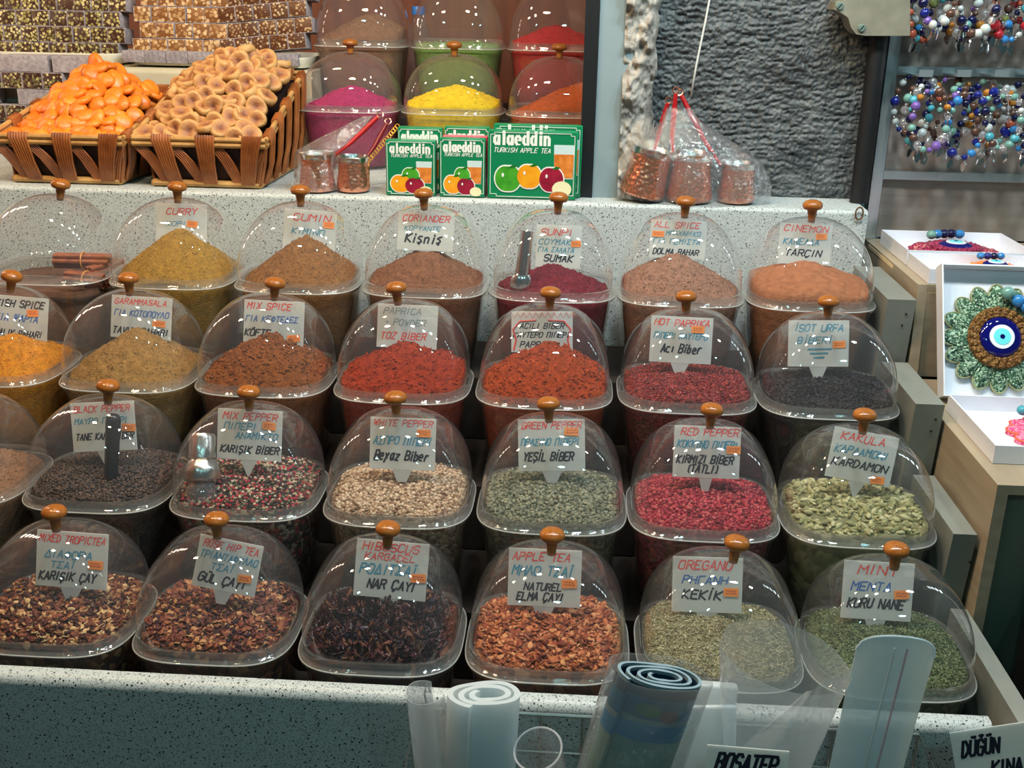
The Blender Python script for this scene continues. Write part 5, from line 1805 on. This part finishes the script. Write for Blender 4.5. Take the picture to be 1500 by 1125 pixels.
part('casing', mb, plain('dirty_cream', srgb(128, 124, 108), rough=0.5, var=0.18, scale=30), t, False)
for px, py in ((1230, 9), (1262, 41)):
    p = wp(px, py, yb - 0.013)
    mb = MB().lathe([(0.006, 0), (0.006, 0.0015), (0.005, 0.003), (0.001, 0.0032)], 18, mat=Matrix.Translation((p[0], -0.0122, p[2])) @ Matrix.Rotation(math.pi / 2, 4, 'X'))
    sc_ = part('screw', mb, plain('screw_grey', srgb(130, 150, 140), rough=0.35, metal=0.4), t)
    part('slot', MB().box(p[0] - 0.0045, p[0] + 0.0045, -0.0158, -0.0154, p[2] - 0.0007, p[2] + 0.0007, mat=Matrix.Translation((p[0], 0, p[2])) @ Matrix.Rotation(-0.9, 4, 'Y') @ Matrix.Translation((-p[0], 0, -p[2]))), MT['blackmat'], sc_, False)
p = wp(1258, 322, 1.784)
mb = MB()
mb.tube([(p[0] + 0.006 * math.cos(q), 1.786, p[2] + 0.010 + 0.010 * math.sin(q)) for q in (2 * math.pi * i / 16 for i in range(16))], 0.0014, 6, closed=True)
tag(link('rusty_ring', mb.mesh('rusty_ring', plain('rusty', srgb(110, 84, 56), rough=0.6, metal=0.6))), 'small rusty ring on the end of the rear counter', 'ring')

# ================================================================== jewellery rack and its stepped cabinet
DX = 0.510
t = thing('display_cabinet', 'pale wood stepped cabinet carrying the white gift boxes', 'cabinet', (DX, 1.55, 0))
prof = [(1.925, 0.30), (1.925, 1.208), (1.600, 1.208), (1.585, 1.066), (1.205, 1.066), (1.205, 0.30)]
mb = MB()
mb.loft([[(x, y - 1.55, z) for y, z in prof] for x in (0.0, 0.014)], cap0=True, cap1=True)
part('side_board', mb, MT['board'], t, False)
mb = MB().box(0.014, 0.75, 1.600 - 1.55, 1.925 - 1.55, 1.196, 1.208)
part('upper_shelf', mb, MT['board'], t, False)
mb = MB().box(0.014, 0.75, 1.205 - 1.55, 1.585 - 1.55, 1.054, 1.066)
part('lower_shelf', mb, MT['board'], t, False)
mb = MB().box(0.014, 0.75, 1.598 - 1.55, 1.606 - 1.55, 1.066, 1.196)
part('back_riser', mb, MT['board'], t, False)
mb = MB().box(0.014, 0.75, 1.222 - 1.55, 1.230 - 1.55, 0.30, 1.054)
part('front_panel', mb, plain('shade_toned_panel', srgb(88, 98, 86), rough=0.5, var=0.2, scale=5), t, False)  # darker green-grey paints the shade on the cabinet's unlit front
mb = MB().box(0.0, 0.75, -0.345, 0.375, 0.0, 0.299)
part('plinth', mb, MT['blackmat'], t, False)
mb = MB().box(-0.001, -0.0002, 1.735 - 1.55, 1.890 - 1.55, 1.199, 1.2045)
part('edge_strip', mb, plain('pale_strip', srgb(214, 190, 150), rough=0.5), t, False)

t = thing('jewellery_rack', 'aluminium rack with wood-look back panel hung with beaded bracelets', 'rack', (DX, 1.93, 1.209))
part('back_panel', MB().box(0.018, 0.70, 0.004, 0.014, 0.0, 0.95), MT['veneer'], t, False)
part('post', MB().box(-0.002, 0.010, -0.012, 0.016, -0.0, 0.95), MT['alu'], t, False)
part('post', MB().box(0.0105, 0.018, -0.006, 0.016, -0.0, 0.95), MT['alu'], t, False)
for py, nm in ((105, 'rail'), (259, 'rail')):
    p = wp(1390, py, 1.922)
    zc = p[2] - 1.209
    part('rail', MB().box(0.018, 0.70, -0.008, 0.004, zc - 0.007, zc + 0.007), MT['alu'], t, False)
HOOKS = []
for py, pxs in ((-52, (1352, 1408, 1462, 1515)), (108, (1340, 1394, 1447, 1500))):
    for px in pxs:
        p = wp(px, py, 1.915)
        x, z = p[0] - DX, p[2] - 1.209
        mb = MB().box(x - 0.011, x + 0.011, -0.075, -0.0085, z - 0.001, z + 0.001)
        mb.box(x - 0.011, x + 0.011, -0.077, -0.075, z - 0.001, z + 0.010)
        part('hook', mb, MT['alu'], t, False)
        HOOKS.append((p[0], z + 1.209, py))
M_BEAD = {
    'turquoise': plain('turquoise_glass', srgb(72, 156, 172), rough=0.12, var=0.1), 'cobalt': plain('cobalt_glass', srgb(22, 34, 116), rough=0.08),
    'white': plain('milky_glass', srgb(186, 192, 190), rough=0.15), 'sea': plain('sea_green_glass', srgb(108, 154, 144), rough=0.12, var=0.1), 'navy': plain('navy_glass', srgb(16, 20, 62), rough=0.08),
    'amber': plain('amber_glass', srgb(164, 108, 40), rough=0.12), 'coral': plain('coral_glass', srgb(176, 84, 60), rough=0.15), 'brown': plain('brown_glass', srgb(82, 56, 46), rough=0.15),
    'violet': plain('violet_glass', srgb(110, 84, 156), rough=0.12), 'red': plain('red_glass', srgb(170, 36, 46), rough=0.1), 'olive': plain('olive_glass', srgb(118, 124, 70), rough=0.12),
    'clear': clear('clear_glass_bead', haze=0.25, f0=0.12), 'sky': plain('sky_blue_glass', srgb(50, 122, 184), rough=0.1),
}
M_SILV = plain('silver_spacer', (0.72, 0.72, 0.72), rough=0.18, metal=1.0)
V2, F2 = ico2()
BEAD = {k: fast_mesh('bead', V2 * np.array([1, 1, 0.9]), F2, [m]) for k, m in M_BEAD.items()}
mb = MB()
mb.lathe([(0.0030, -0.0016), (0.0042, 0), (0.0030, 0.0016)], 12)
ME_SP = mb.mesh('spacer', M_SILV)
mb = MB()
mb.tube([(0, 0, 0), (0, 0, -0.006)], 0.0009, 6)
mb.poly([(0, -0.006), (0.0045, -0.012), (0.0030, -0.020), (0, -0.024), (-0.0030, -0.020), (-0.0045, -0.012)], -0.0008, 0.0016)
ME_CH = mb.mesh('charm', M_SILV, False)
PALS = [('turquoise', 'white', 'sea', 'cobalt', 'clear'), ('white', 'clear', 'sea', 'turquoise'), ('cobalt', 'navy', 'sky', 'white'), ('coral', 'sea', 'white', 'turquoise'), ('sky', 'turquoise', 'white', 'clear'),
        ('violet', 'brown', 'sea', 'amber'), ('brown', 'amber', 'navy', 'sea'), ('navy', 'cobalt', 'turquoise', 'violet'), ('sea', 'sky', 'clear', 'cobalt'), ('amber', 'cobalt', 'white', 'coral')]
PNAME = ['turquoise and white', 'milky white and sea green', 'cobalt and navy', 'coral and sea green', 'sky blue and turquoise', 'violet and brown', 'brown and amber', 'navy and turquoise', 'sea green and sky blue', 'amber and cobalt']
PALS2 = [('olive', 'brown', 'red', 'clear'), ('cobalt', 'sky', 'red', 'white'), ('white', 'navy', 'turquoise', 'coral'), ('cobalt', 'amber', 'violet', 'white'), ('amber', 'red', 'brown', 'clear'), ('sea', 'brown', 'red', 'white'), ('red', 'navy', 'white', 'clear'), ('brown', 'sky', 'olive', 'coral')]
PNAME2 = ['olive and brown', 'cobalt, sky blue and red', 'white and navy', 'cobalt and amber', 'amber and red', 'sea green, brown and red', 'red and navy', 'brown and sky blue']


def bracelet(x, y, zt, yaw, pal_, label, group, R=0.027, seed=0, drop=1.12):
    g = random.Random(seed)
    t = thing('beaded_bracelet', label, 'bracelet', (x, y, zt), (g.uniform(-.12, .12), 0, yaw), group)
    C = lambda a: Vector((R * 0.66 * math.sin(a), 0, -R * drop + R * drop * math.cos(a)))
    part('cord', MB().tube([C(2 * math.pi * k / 28) for k in range(28)], 0.0009, 5, closed=True), M_SILV, t)
    n = 17
    for k in range(1, n):
        a = 2 * math.pi * k / n
        o = link('bead', BEAD[('clear', 'navy', 'brown')[g.randrange(3)] if g.random() < 0.28 else pal_[g.randrange(len(pal_))]], t, C(a))
        s = g.uniform(0.0042, 0.0086)
        o.scale = (s, s, s)
        o.rotation_euler = (g.uniform(0, 3), g.uniform(0, 3), 0)
        if k % 2:
            link('spacer', ME_SP, t, C(a + math.pi / n), (0, -(a + math.pi / n) + math.pi / 2, 0))
    for _ in range(3):
        link('charm', ME_CH, t, C(math.pi + g.uniform(-.5, .5)), (0, g.uniform(-.4, .4), g.uniform(0, 3)))


k1 = k2 = 0
for hi, (hx, hz, py) in enumerate(HOOKS):
    low = py > 0
    for d in range(4):
        y = 1.9 - 0.014 - d * 0.018
        seed = hi * 10 + d
        yaw = (-0.5, 0.15, 0.6, -0.15)[d] + (hi % 3 - 1) * 0.2
        rr = (0.036, 0.041, 0.045)[(d + hi) % 3]
        sag = 0.0 if not low else (hi % 4) * 0.004 + d * 0.006
        where = ['first', 'second', 'third', 'fourth'][hi % 4]
        dep_ = ['innermost', 'second', 'third', 'outermost'][d]
        if low:
            p_, nm_ = PALS[(hi * 3 + d) % len(PALS)], PNAME[(hi * 3 + d) % len(PALS)]
        else:
            p_, nm_ = PALS2[(hi * 3 + d) % len(PALS2)], PNAME2[(hi * 3 + d) % len(PALS2)]
        bracelet(hx + (-0.007, 0.006, 0.0, 0.009)[d], y, hz - 0.001 - sag, yaw, p_, '%s bead bracelet, %s on the %s %s hook' % (nm_.replace(' and ', ' '), dep_, where, 'lower-rail' if low else 'upper-rail'),
                 'bracelets on the lower rail' if low else 'bracelets on the upper rail', rr, seed, 1.15 if low else 1.25)

# ------------------------------------------------------------------ white gift boxes and their evil-eye ornaments
def open_box(label, w, d, h, loc, rot=(0, 0, 0)):
    """open tray box; origin at the near corner beside the cabinet's side board"""
    t = thing('gift_box', label, 'box', loc, rot, 'white gift boxes on the cabinet')
    th = 0.0022
    part('bottom', MB().box(0, w, 0, d, 0.0002, th), MT['boxcard'], t, False)
    for a in ((0, th, 0, d), (w - th, w, 0, d), (th, w - th, 0, th), (th, w - th, d - th, d)):
        part('side', MB().box(a[0], a[1], a[2], a[3], th, h), MT['boxcard'], t, False)
    return t


def glitter(name, cols, scale=420):
    m = speckle(name, cols, scale, 0.3)
    return m


EYEB = plain('eye_dark_blue', srgb(14, 16, 96), rough=0.05)
EYEW = plain('eye_white', srgb(232, 240, 242), rough=0.1)
EYEC = plain('eye_cyan', srgb(110, 226, 232), rough=0.1)


def ornament(label, base, rot, R, cols, ringcols, cordcol, eye=True, petals=16, beads=()):
    t = thing('evil_eye_ornament', label, 'ornament', base, rot)
    n = petals * 10
    out = []
    for k in range(n):
        a = 2 * math.pi * k / n
        r = R * (0.80 + 0.20 * abs(math.cos(petals * a / 2)) ** 0.8)
        out.append((r * math.cos(a), r * math.sin(a)))
    mb = MB()
    rings = []
    for s, z in ((1.0, 0.0), (1.0, 0.005), (0.93, 0.009), (0.6, 0.011), (0.2, 0.011)):
        rings.append([(x * s, y * s, z + (0.0008 * math.sin(37 * x / R + 51 * y / R) if 0 < s < 1 else 0)) for x, y in out])
    mb.loft(rings, cap0=True, cap1=True)
    part('sun_body', mb, glitter('glitter', cols), t)
    part('edge_cord', MB().tube([(x, y, 0.0055) for x, y in out], R * 0.018, 6, closed=True), plain('edge_cord', cordcol, rough=0.5), t)
    rr = R * 0.47
    mb = MB()
    for q in (0.85, 0.97, 1.09):
        mb.tube([(rr * q * math.cos(a), rr * q * math.sin(a), 0.0125 + 0.002 * math.sin(22 * a + q * 9)) for a in (2 * math.pi * k / 90 for k in range(90))], R * 0.055, 7, closed=True)
    part('rope_ring', mb, glitter('rope_glitter', ringcols, 500), t)
    if eye:
        re = R * 0.38
        e = part('glass_eye', MB().lathe([(re * .98, 0.010), (re, 0.014), (re * .93, 0.0175), (re * .75, 0.0200), (re * .4, 0.0212), (0.0005, 0.0214)], 40), EYEB, t)
        part('white_ring', MB().lathe([(re * .58, 0.0200), (re * .57, 0.0217), (re * .3, 0.0222), (0.0005, 0.0223)], 32), EYEW, e)
        part('cyan_ring', MB().lathe([(re * .40, 0.0220), (re * .39, 0.0226), (0.0005, 0.0230)], 32), EYEC, e)
        part('pupil', MB().lathe([(re * .115, 0.0228), (re * .11, 0.0234), (0.0003, 0.0236)], 20), EYEB, e)
    for i, (bx, by, c) in enumerate(beads):
        o = link('bead', BEAD[c], t, (bx * R, by * R, 0.021))
        o.scale = (R * 0.12,) * 3
    if beads:
        pts = [(b[0] * R, b[1] * R, 0.020) for b in beads]
        part('bead_cord', MB().tube(pts, 0.0012, 6), plain('bead_cord', srgb(120, 190, 150), rough=0.6), t)
    return t


g1 = open_box('flat white gift box at the back against the rack, holding a burgundy ornament', 0.200, 0.160, 0.024, (0.5255, 1.722, 1.2085))
ornament('burgundy glitter sun ornament with dark and turquoise beads in the rearmost box', (0.624, 1.798, 1.2112), (0, 0, 0.1), 0.072, pal((140, 28, 66), (170, 50, 90), (110, 20, 50), (196, 130, 120)), pal((120, 30, 60), (160, 60, 90)),
         srgb(150, 40, 70), True, 14, [(-.25, .78, 'sea'), (-.08, .86, 'sky'), (.1, .9, 'navy'), (.28, .92, 'navy'), (.46, .88, 'sky')])
g2 = open_box('flat white gift box on the shelf edge, holding an orange ornament', 0.200, 0.112, 0.022, (0.5255, 1.604, 1.2085))
ornament('orange rope sun ornament with blue beads, mostly hidden by the upright box', (0.640, 1.660, 1.2112), (0, 0, 0.2), 0.052, pal((240, 130, 40), (250, 170, 70), (220, 100, 30)), pal((236, 90, 40), (250, 140, 60)), srgb(240, 120, 40), True, 14,
         [(-.05, .75, 'sky'), (.15, .72, 'cobalt'), (.35, .70, 'navy'), (.55, .68, 'sky')])
ang = math.radians(62)
b3 = (0.528, 1.476, 1.0672)
g3 = open_box('white gift box leaning upright, holding the large green evil-eye sun', 0.196, 0.192, 0.026, (b3[0], b3[1] + 0.022, b3[2]), (ang, 0, 0))
cxl, cyl = 0.083, 0.088
mrot = Euler((ang, 0, 0)).to_matrix()
pos = Vector((b3[0], b3[1] + 0.022, b3[2])) + mrot @ Vector((cxl, cyl, 0.0030))
ornament('large green glitter sun with brown ring and blue glass eye in the upright box', tuple(pos), (ang, 0, 0), 0.0795, pal((86, 122, 96), (60, 92, 72), (128, 160, 130), (44, 66, 56), (170, 196, 170)),
         pal((120, 84, 44), (96, 64, 34), (150, 112, 64)), srgb(150, 150, 110), True, 16, [(.12, .80, 'sea'), (.30, .66, 'sky'), (.44, .56, 'sky'), (.60, .52, 'navy')])
g4 = open_box('flat white gift box on the lower shelf, holding a pink and orange ornament', 0.190, 0.182, 0.024, (0.5255, 1.268, 1.0665))
ornament('pink rope sun ornament with orange edge in the box on the lower shelf', (0.640, 1.352, 1.0692), (0, 0, 0.3), 0.066, pal((226, 80, 130), (236, 120, 160), (206, 60, 110), (240, 150, 170)), pal((236, 96, 50), (250, 130, 70)),
         srgb(240, 96, 50), True, 12, [(-.28, .82, 'turquoise'), (-.08, .86, 'sky'), (.12, .86, 'navy')])
g5 = open_box('white gift box standing on edge in front of the cabinet, partly out of view', 0.12, 0.165, 0.02, (0.582, 1.185, 0.906), (math.radians(80), 0, 0))
tag(link('box_support', MB().box(0.57, 0.72, 1.12, 1.20, 0.0, 0.904).mesh('box_support', MT['blackmat'], False)), 'black plinth under the box standing in front of the cabinet', 'plinth')

# ================================================================== bags, cup and scoop in front of the counter
M_MILK = clear('milky_bag', haze=0.82, hazecol=(0.86, 0.93, 0.95), f0=0.04, rough=0.15, wrinkle=0.4, wscale=30, gain=0.3)
M_THIN = clear('thin_bag', haze=0.34, hazecol=(0.82, 0.90, 0.93), f0=0.05, gain=0.5, power=2.4, rough=0.06, wrinkle=0.8, wscale=28)
M_SLEEVE = clear('sleeve_film', haze=0.10, hazecol=(0.82, 0.90, 0.93), f0=0.05, gain=0.5, power=2.4, rough=0.06, wrinkle=0.6, wscale=28)
M_SCOOP = clear('scoop_plastic', tint=(0.9, 0.96, 0.98), haze=0.66, hazecol=(0.70, 0.84, 0.88), f0=0.05, rough=0.1)
BZ = 0.700                                       # wire basket floor
mw = plain('basket_wire', (0.55, 0.55, 0.53), rough=0.3, metal=1.0)
t = thing('wire_basket', 'wire basket hooked on the front counter, full of bags', 'basket', (0.125, 0.95, BZ - 0.004))
X0, X1, Y0, Y1, ZT = -0.278, 0.272, -0.076, 0.072, 0.150
mb = MB()
for z_ in (0.0, 0.05, 0.10, ZT):
    mb.tube([(X0, Y0, z_), (X1, Y0, z_), (X1, Y1, z_), (X0, Y1, z_)], 0.0018, 6, closed=True)
part('hoop_wire', mb, mw, t)
mb = MB()
for k in range(13):
    x_ = X0 + (X1 - X0) * k / 12
    mb.tube([(x_, Y0, ZT), (x_, Y0, 0), (x_, Y1, 0), (x_, Y1, ZT)], 0.0013, 5)
part('upright_wire', mb, mw, t)
p = wp(622, 1075, 1.018)
mb = MB().tube([(p[0] - 0.125 + 0.004, Y1, ZT - 0.002), (p[0] - 0.125, Y1 - 0.002, ZT + 0.02), (p[0] - 0.125 + 0.002, Y1 + 0.001, ZT + 0.034), (p[0] - 0.125 + 0.006, Y1 + 0.002, ZT + 0.02)], 0.0014, 6)
part('hook', mb, mw, t)


def roll(name, label, cat, x, y, z0, z1, r0, r1, turns, sx, sy, mats, bands=None, tilt=(0, 0, 0), th=0.0011, a0=0.0, n=120, slant=0.0):
    """a sheet wound in a spiral, standing on end; bands of the outside may carry other colours"""
    t = thing(name, label, cat, (x, y, z0), tilt)
    H = z1 - z0
    cuts = bands or [(0.0, 1.0, 0)]
    for (v0, v1, mi) in cuts:
        mb = MB()
        P = []
        for k in range(n + 1):
            u = k / n
            a = a0 + 2 * math.pi * turns * u
            r = (r0 + (r1 - r0) * u) * (1 + 0.05 * math.sin(2 * a + 1.0) + 0.025 * math.sin(3.3 * a))
            P.append((r * math.cos(a) * sx, r * math.sin(a) * sy))
        inn = [(px * (1 - th / max(0.004, math.hypot(px, py))), py * (1 - th / max(0.004, math.hypot(px, py)))) for px, py in P]
        loop = P + inn[::-1]
        rings = []
        for v in (v0, (v0 + v1) / 2, v1):
            rings.append([(px, py, v * H + slant * px + 0.002 * math.sin(60 * px)) for px, py in loop])
        mb.loft(rings, cap0=True, cap1=True)
        part('sheet' if not bands else 'printed_band', mb, mats[mi], t)
    return t


p = wp(694, 1020, 0.95)
roll('bag_roll', 'thick roll of milky plastic bags standing beside the clear cup', 'bag roll', p[0] + 0.006, 0.95, BZ, 0.921, 0.015, 0.036, 2.3, 1.12, 0.74, [M_MILK], None, (0, math.radians(2), 0), 0.0062, 2.4, 160)
p = wp(648, 1040, 0.955)
roll('loose_bag', 'thin loose clear bag curling beside the milky bag roll', 'bag', p[0] - 0.002, 0.962, BZ, 0.912, 0.020, 0.026, 0.8, 0.8, 1.0, [M_THIN], None, (0, math.radians(-5), 0), 0.0008, 1.2, 60, slant=-0.25)

M_PR = [plain('pale_print', srgb(126, 148, 158), rough=0.3), plain('deep_blue_print', srgb(34, 58, 84), rough=0.3), plain('teal_print', srgb(44, 104, 112), rough=0.3, col2=srgb(26, 104, 160), scale=38), plain('blue_band', srgb(40, 126, 186), rough=0.3, col2=srgb(60, 140, 178), scale=60),
        plain('pale_green_print', srgb(128, 160, 154), rough=0.3, var=0.1, scale=20), plain('plum_print', srgb(72, 40, 66), rough=0.3, col2=srgb(36, 46, 60), scale=30)]
p = wp(930, 960, 0.95)
t = roll('printed_roll', 'rolled printed plastic bags in dark blue and teal leaning in the wire basket', 'bag roll', p[0] - 0.028, 0.945, BZ + 0.008, 0.972, 0.012, 0.0410, 3.2, 1.10, 0.56, M_PR,
         [(0.0, 0.735, 4), (0.7352, 0.815, 3), (0.8152, 0.84, 0), (0.8402, 0.935, 2), (0.9352, 0.985, 1), (0.9852, 1.0, 0)], (math.radians(3), math.radians(12), 0), 0.0034, 2.6, 220)
mb = MB()                                        # pictures printed on the teal band, bent to the outer turn
M_PIC = plain('green_picture', srgb(64, 112, 84), rough=0.3)
M_PIC2 = plain('maroon_picture', srgb(110, 44, 70), rough=0.3)
for (am, mtx, v, dv, da) in ((-1.75, M_PIC, 0.895, 0.03, 0.30), (-1.25, M_PIC2, 0.885, 0.028, 0.22)):
    mb = MB()
    H = 0.972 - BZ - 0.008
    rings = []
    for k in range(11):
        a = am + da * (k / 10 * 2 - 1)
        hh = dv * math.sqrt(max(0.02, 1 - (k / 10 * 2 - 1) ** 2))
        rings.append([(0.0416 * 1.10 * math.cos(a), 0.0416 * 0.56 * math.sin(a), (v + s * hh) * H) for s in (-1, 1)])
    mb.loft(rings, closed=False)
    part('picture', mb, mtx, t)
roll('clear_sleeve', 'clear plastic sleeve around the printed bag roll', 'bag', p[0] - 0.028, 0.945, BZ + 0.004, 0.976, 0.0455, 0.0470, 1.02, 1.10, 0.64, [M_SLEEVE], None, (math.radians(3), math.radians(11), 0), 0.0007, 1.0, 70)

p = wp(800, 1068, 0.93)
t = thing('plastic_cup', 'empty clear plastic cup tilted in the wire basket', 'cup', (p[0] + 0.012, 0.956, 0.795), (math.radians(20), math.radians(-14), 0))
part('wall', MB().lathe([(0.017, 0.001), (0.019, 0.0), (0.0245, 0.086)], 36, cap1=False), clear('cup_plastic', haze=0.12, f0=0.06), t)
part('rolled_rim', MB().tube([(0.0248 * math.cos(a), 0.0248 * math.sin(a), 0.087) for a in (2 * math.pi * k / 40 for k in range(40))], 0.0012, 8, closed=True), clear('cup_rim', haze=0.5, f0=0.1), t)

# folded stack of bags
p = wp(1034, 1002, 0.99)
mb = smooth_box(0.045, 0.012, p[2] - BZ, 0.003, 2)
tag(link('folded_bags', mb.mesh('folded_bags', M_MILK), None, (p[0] + 0.004, 0.992, BZ), (0, math.radians(2), 0)), 'pale folded bag pack behind the printed roll', 'bags')
p = wp(1010, 1042, 0.955)
mb = smooth_box(0.088, 0.006, p[2] - BZ, 0.0028, 2)
tag(link('folded_bags', mb.mesh('folded_bags', M_MILK), None, (p[0] + 0.02, 0.966, BZ), (0, math.radians(-4), 0)), 'hazy folded bag pack below the open clear bag', 'bags')

# open bag with a wide mouth
pm = wp(1150, 960, 0.96)
mb = MB()
n = 56
tt = np.linspace(0, 2 * np.pi, n, endpoint=False)
rings = []
for k in range(22):
    u = k / 21
    cx = pm[0] - 0.012 + 0.012 * u
    zc = BZ + 0.002 + (pm[2] - BZ - 0.004) * u
    hw = 0.030 + 0.036 * u ** 1.3
    hd = 0.018 + 0.020 * u
    w = 1 + 0.10 * fbm(np.cos(tt) * 2 + 3, np.sin(tt) * 2 + k * 0.12, 3, 5) * 2
    lift = 0.022 * u ** 3 * np.sin(tt) - 0.016 * u ** 4 * np.cos(tt - 0.4)
    rings.append(np.stack([cx + np.cos(tt) * hw * w, 0.962 + np.sin(tt) * hd * w, zc + lift], -1))
mb.loft(rings)
tag(link('open_bag', mb.mesh('open_bag', M_THIN)), 'wide open clear bag beside the tall milky scoop', 'bag')
mb = MB()
rings = []
q0, q1 = wp(1085, 1125, 0.93), wp(1250, 958, 0.93)
for k in range(14):
    u = k / 13
    a0 = Vector(wp(1040 + 10 * u, 1140, 0.925)).lerp(Vector(wp(1180, 1010, 0.93)), u)
    a1 = Vector(wp(1180, 1140, 0.925)).lerp(Vector(wp(1256, 962, 0.93)), u)
    rings.append([tuple(a0.lerp(a1, s) + Vector((0, -0.008 * math.sin(s * math.pi) + 0.004 * math.sin(s * 9 + u * 4), 0))) for s in np.linspace(0, 1, 14)])
mb.loft(rings, closed=False)
me = mb.mesh('bag_fold', M_THIN)
tag(link('bag_fold', me), 'diagonal fold of clear film in front of the open bag', 'bag')

# tall rounded scoop
pl, pr, ptop = wp(1228, 975, 0.94), wp(1346, 975, 0.94), wp(1290, 931, 0.94)
hw = (pr[0] - pl[0]) / 2
xc_, zt = (pl[0] + pr[0]) / 2, ptop[2]
t = thing('plastic_scoop', 'tall milky blue plastic scoop with rounded end standing among the bags', 'scoop', (xc_, 0.94, BZ), (0, math.radians(4), 0))
mb = MB()
H = zt - BZ
outl = []
nn = 24
rings_f, rings_b = [], []
for k in range(nn + 1):
    s = -1 + 2 * k / nn
    top = H - 0.030 * (1 - math.sqrt(max(0, 1 - s * s * 0.999)))
    bend = 0.016 * s * s
    xw = hw * s
    rings_f.append((xw, bend, top))
    rings_b.append((xw * 0.93, bend * 0.93, 0.0))
lev = []
for q in range(9):
    u = q / 8
    lev.append([tuple(Vector(b).lerp(Vector(f), u) + Vector((0, 0.004 * math.sin(u * 3), 0))) for b, f in zip(rings_b, rings_f)])
back = [[(x, y + 0.0018, z) for x, y, z in r] for r in lev]
mb.loft([l + b[::-1] for l, b in zip(lev, back)], cap0=True, cap1=True)
part('blade', mb, M_SCOOP, t)
part('edge_rim', MB().tube([(a[0], a[1] + 0.0009, a[2]) for a in rings_f], 0.0013, 6), clear('scoop_rim', haze=0.7, hazecol=(0.7, 0.84, 0.88), f0=0.08), t)
part('rib', MB().tube([(0.004, -0.0006, 0.01), (0.004, 0.003, H * .5), (0.004, -0.0002, H * 0.96)], 0.0011, 6), clear('scoop_rib', tint=(1, .8, .85), haze=0.5, hazecol=(0.72, 0.68, 0.74)), t)
part('rib', MB().tube([(-0.008, -0.0006, 0.01), (-0.008, 0.003, H * .5), (-0.008, -0.0002, H * 0.96)], 0.0011, 6), M_SCOOP, t)

# clear peg on the counter lip
p = wp(705, 1003, 1.03)
mb = MB()
mb.tube([(-0.006, -0.006, -0.010), (-0.006, -0.008, 0.002), (-0.006, 0.008, 0.004), (-0.006, 0.022, 0.003)], 0.0016, 6)
mb.tube([(0.004, -0.006, -0.010), (0.004, -0.008, 0.002), (0.004, 0.008, 0.004), (0.004, 0.022, 0.003)], 0.0016, 6)
mb.box(-0.006, 0.004, 0.000, 0.008, 0.0018, 0.0032)
tag(link('clear_peg', mb.mesh('clear_peg', clear('peg_plastic', haze=0.6, f0=0.1)), None, (p[0], 1.026, LIP - 0.0005)), 'small clear plastic peg clipped over the front counter lip', 'peg')


def sign(label, corner_px, y, w, h, turn, lines):
    p = wp(corner_px[0], corner_px[1], y)
    t = thing('sign_card', label, 'sign', (p[0], y, p[2]), (math.radians(-12), math.radians(turn), 0), 'lettered signs before the counter')
    part('panel', MB().poly([(0, -h), (w, -h), (w, 0), (0, 0)], 0, 0.0015), MT['card'], t, False)
    part('stick', MB().box(w * .46, w * .54, 0.0005, 0.0014, -h - 0.10, -h), MT['card_clear'], t, False)
    mb = MB()
    for tx, x0, x1, zz, hh in lines:
        write(mb, tx, x0 * w, x1 * w, -h + zz * h, hh * h, -0.0001, 0.19, slant=0.2, jit=0.15)
    part('lettering', mb, MT['black'], t, False)
    return t


sign('white card lettered DÜĞÜN KINA tilted at the end of the front counter', (1391, 1074), 0.938, 0.080, 0.060, -14, [('DÜĞÜN', .10, .54, .55, .26), ('KINA', .42, .78, .16, .24)])
sign('white card lettered BOSATEP low among the bags', (1036, 1091), 0.900, 0.080, 0.060, 2, [('BOSATEP', .12, .84, .58, .30)])
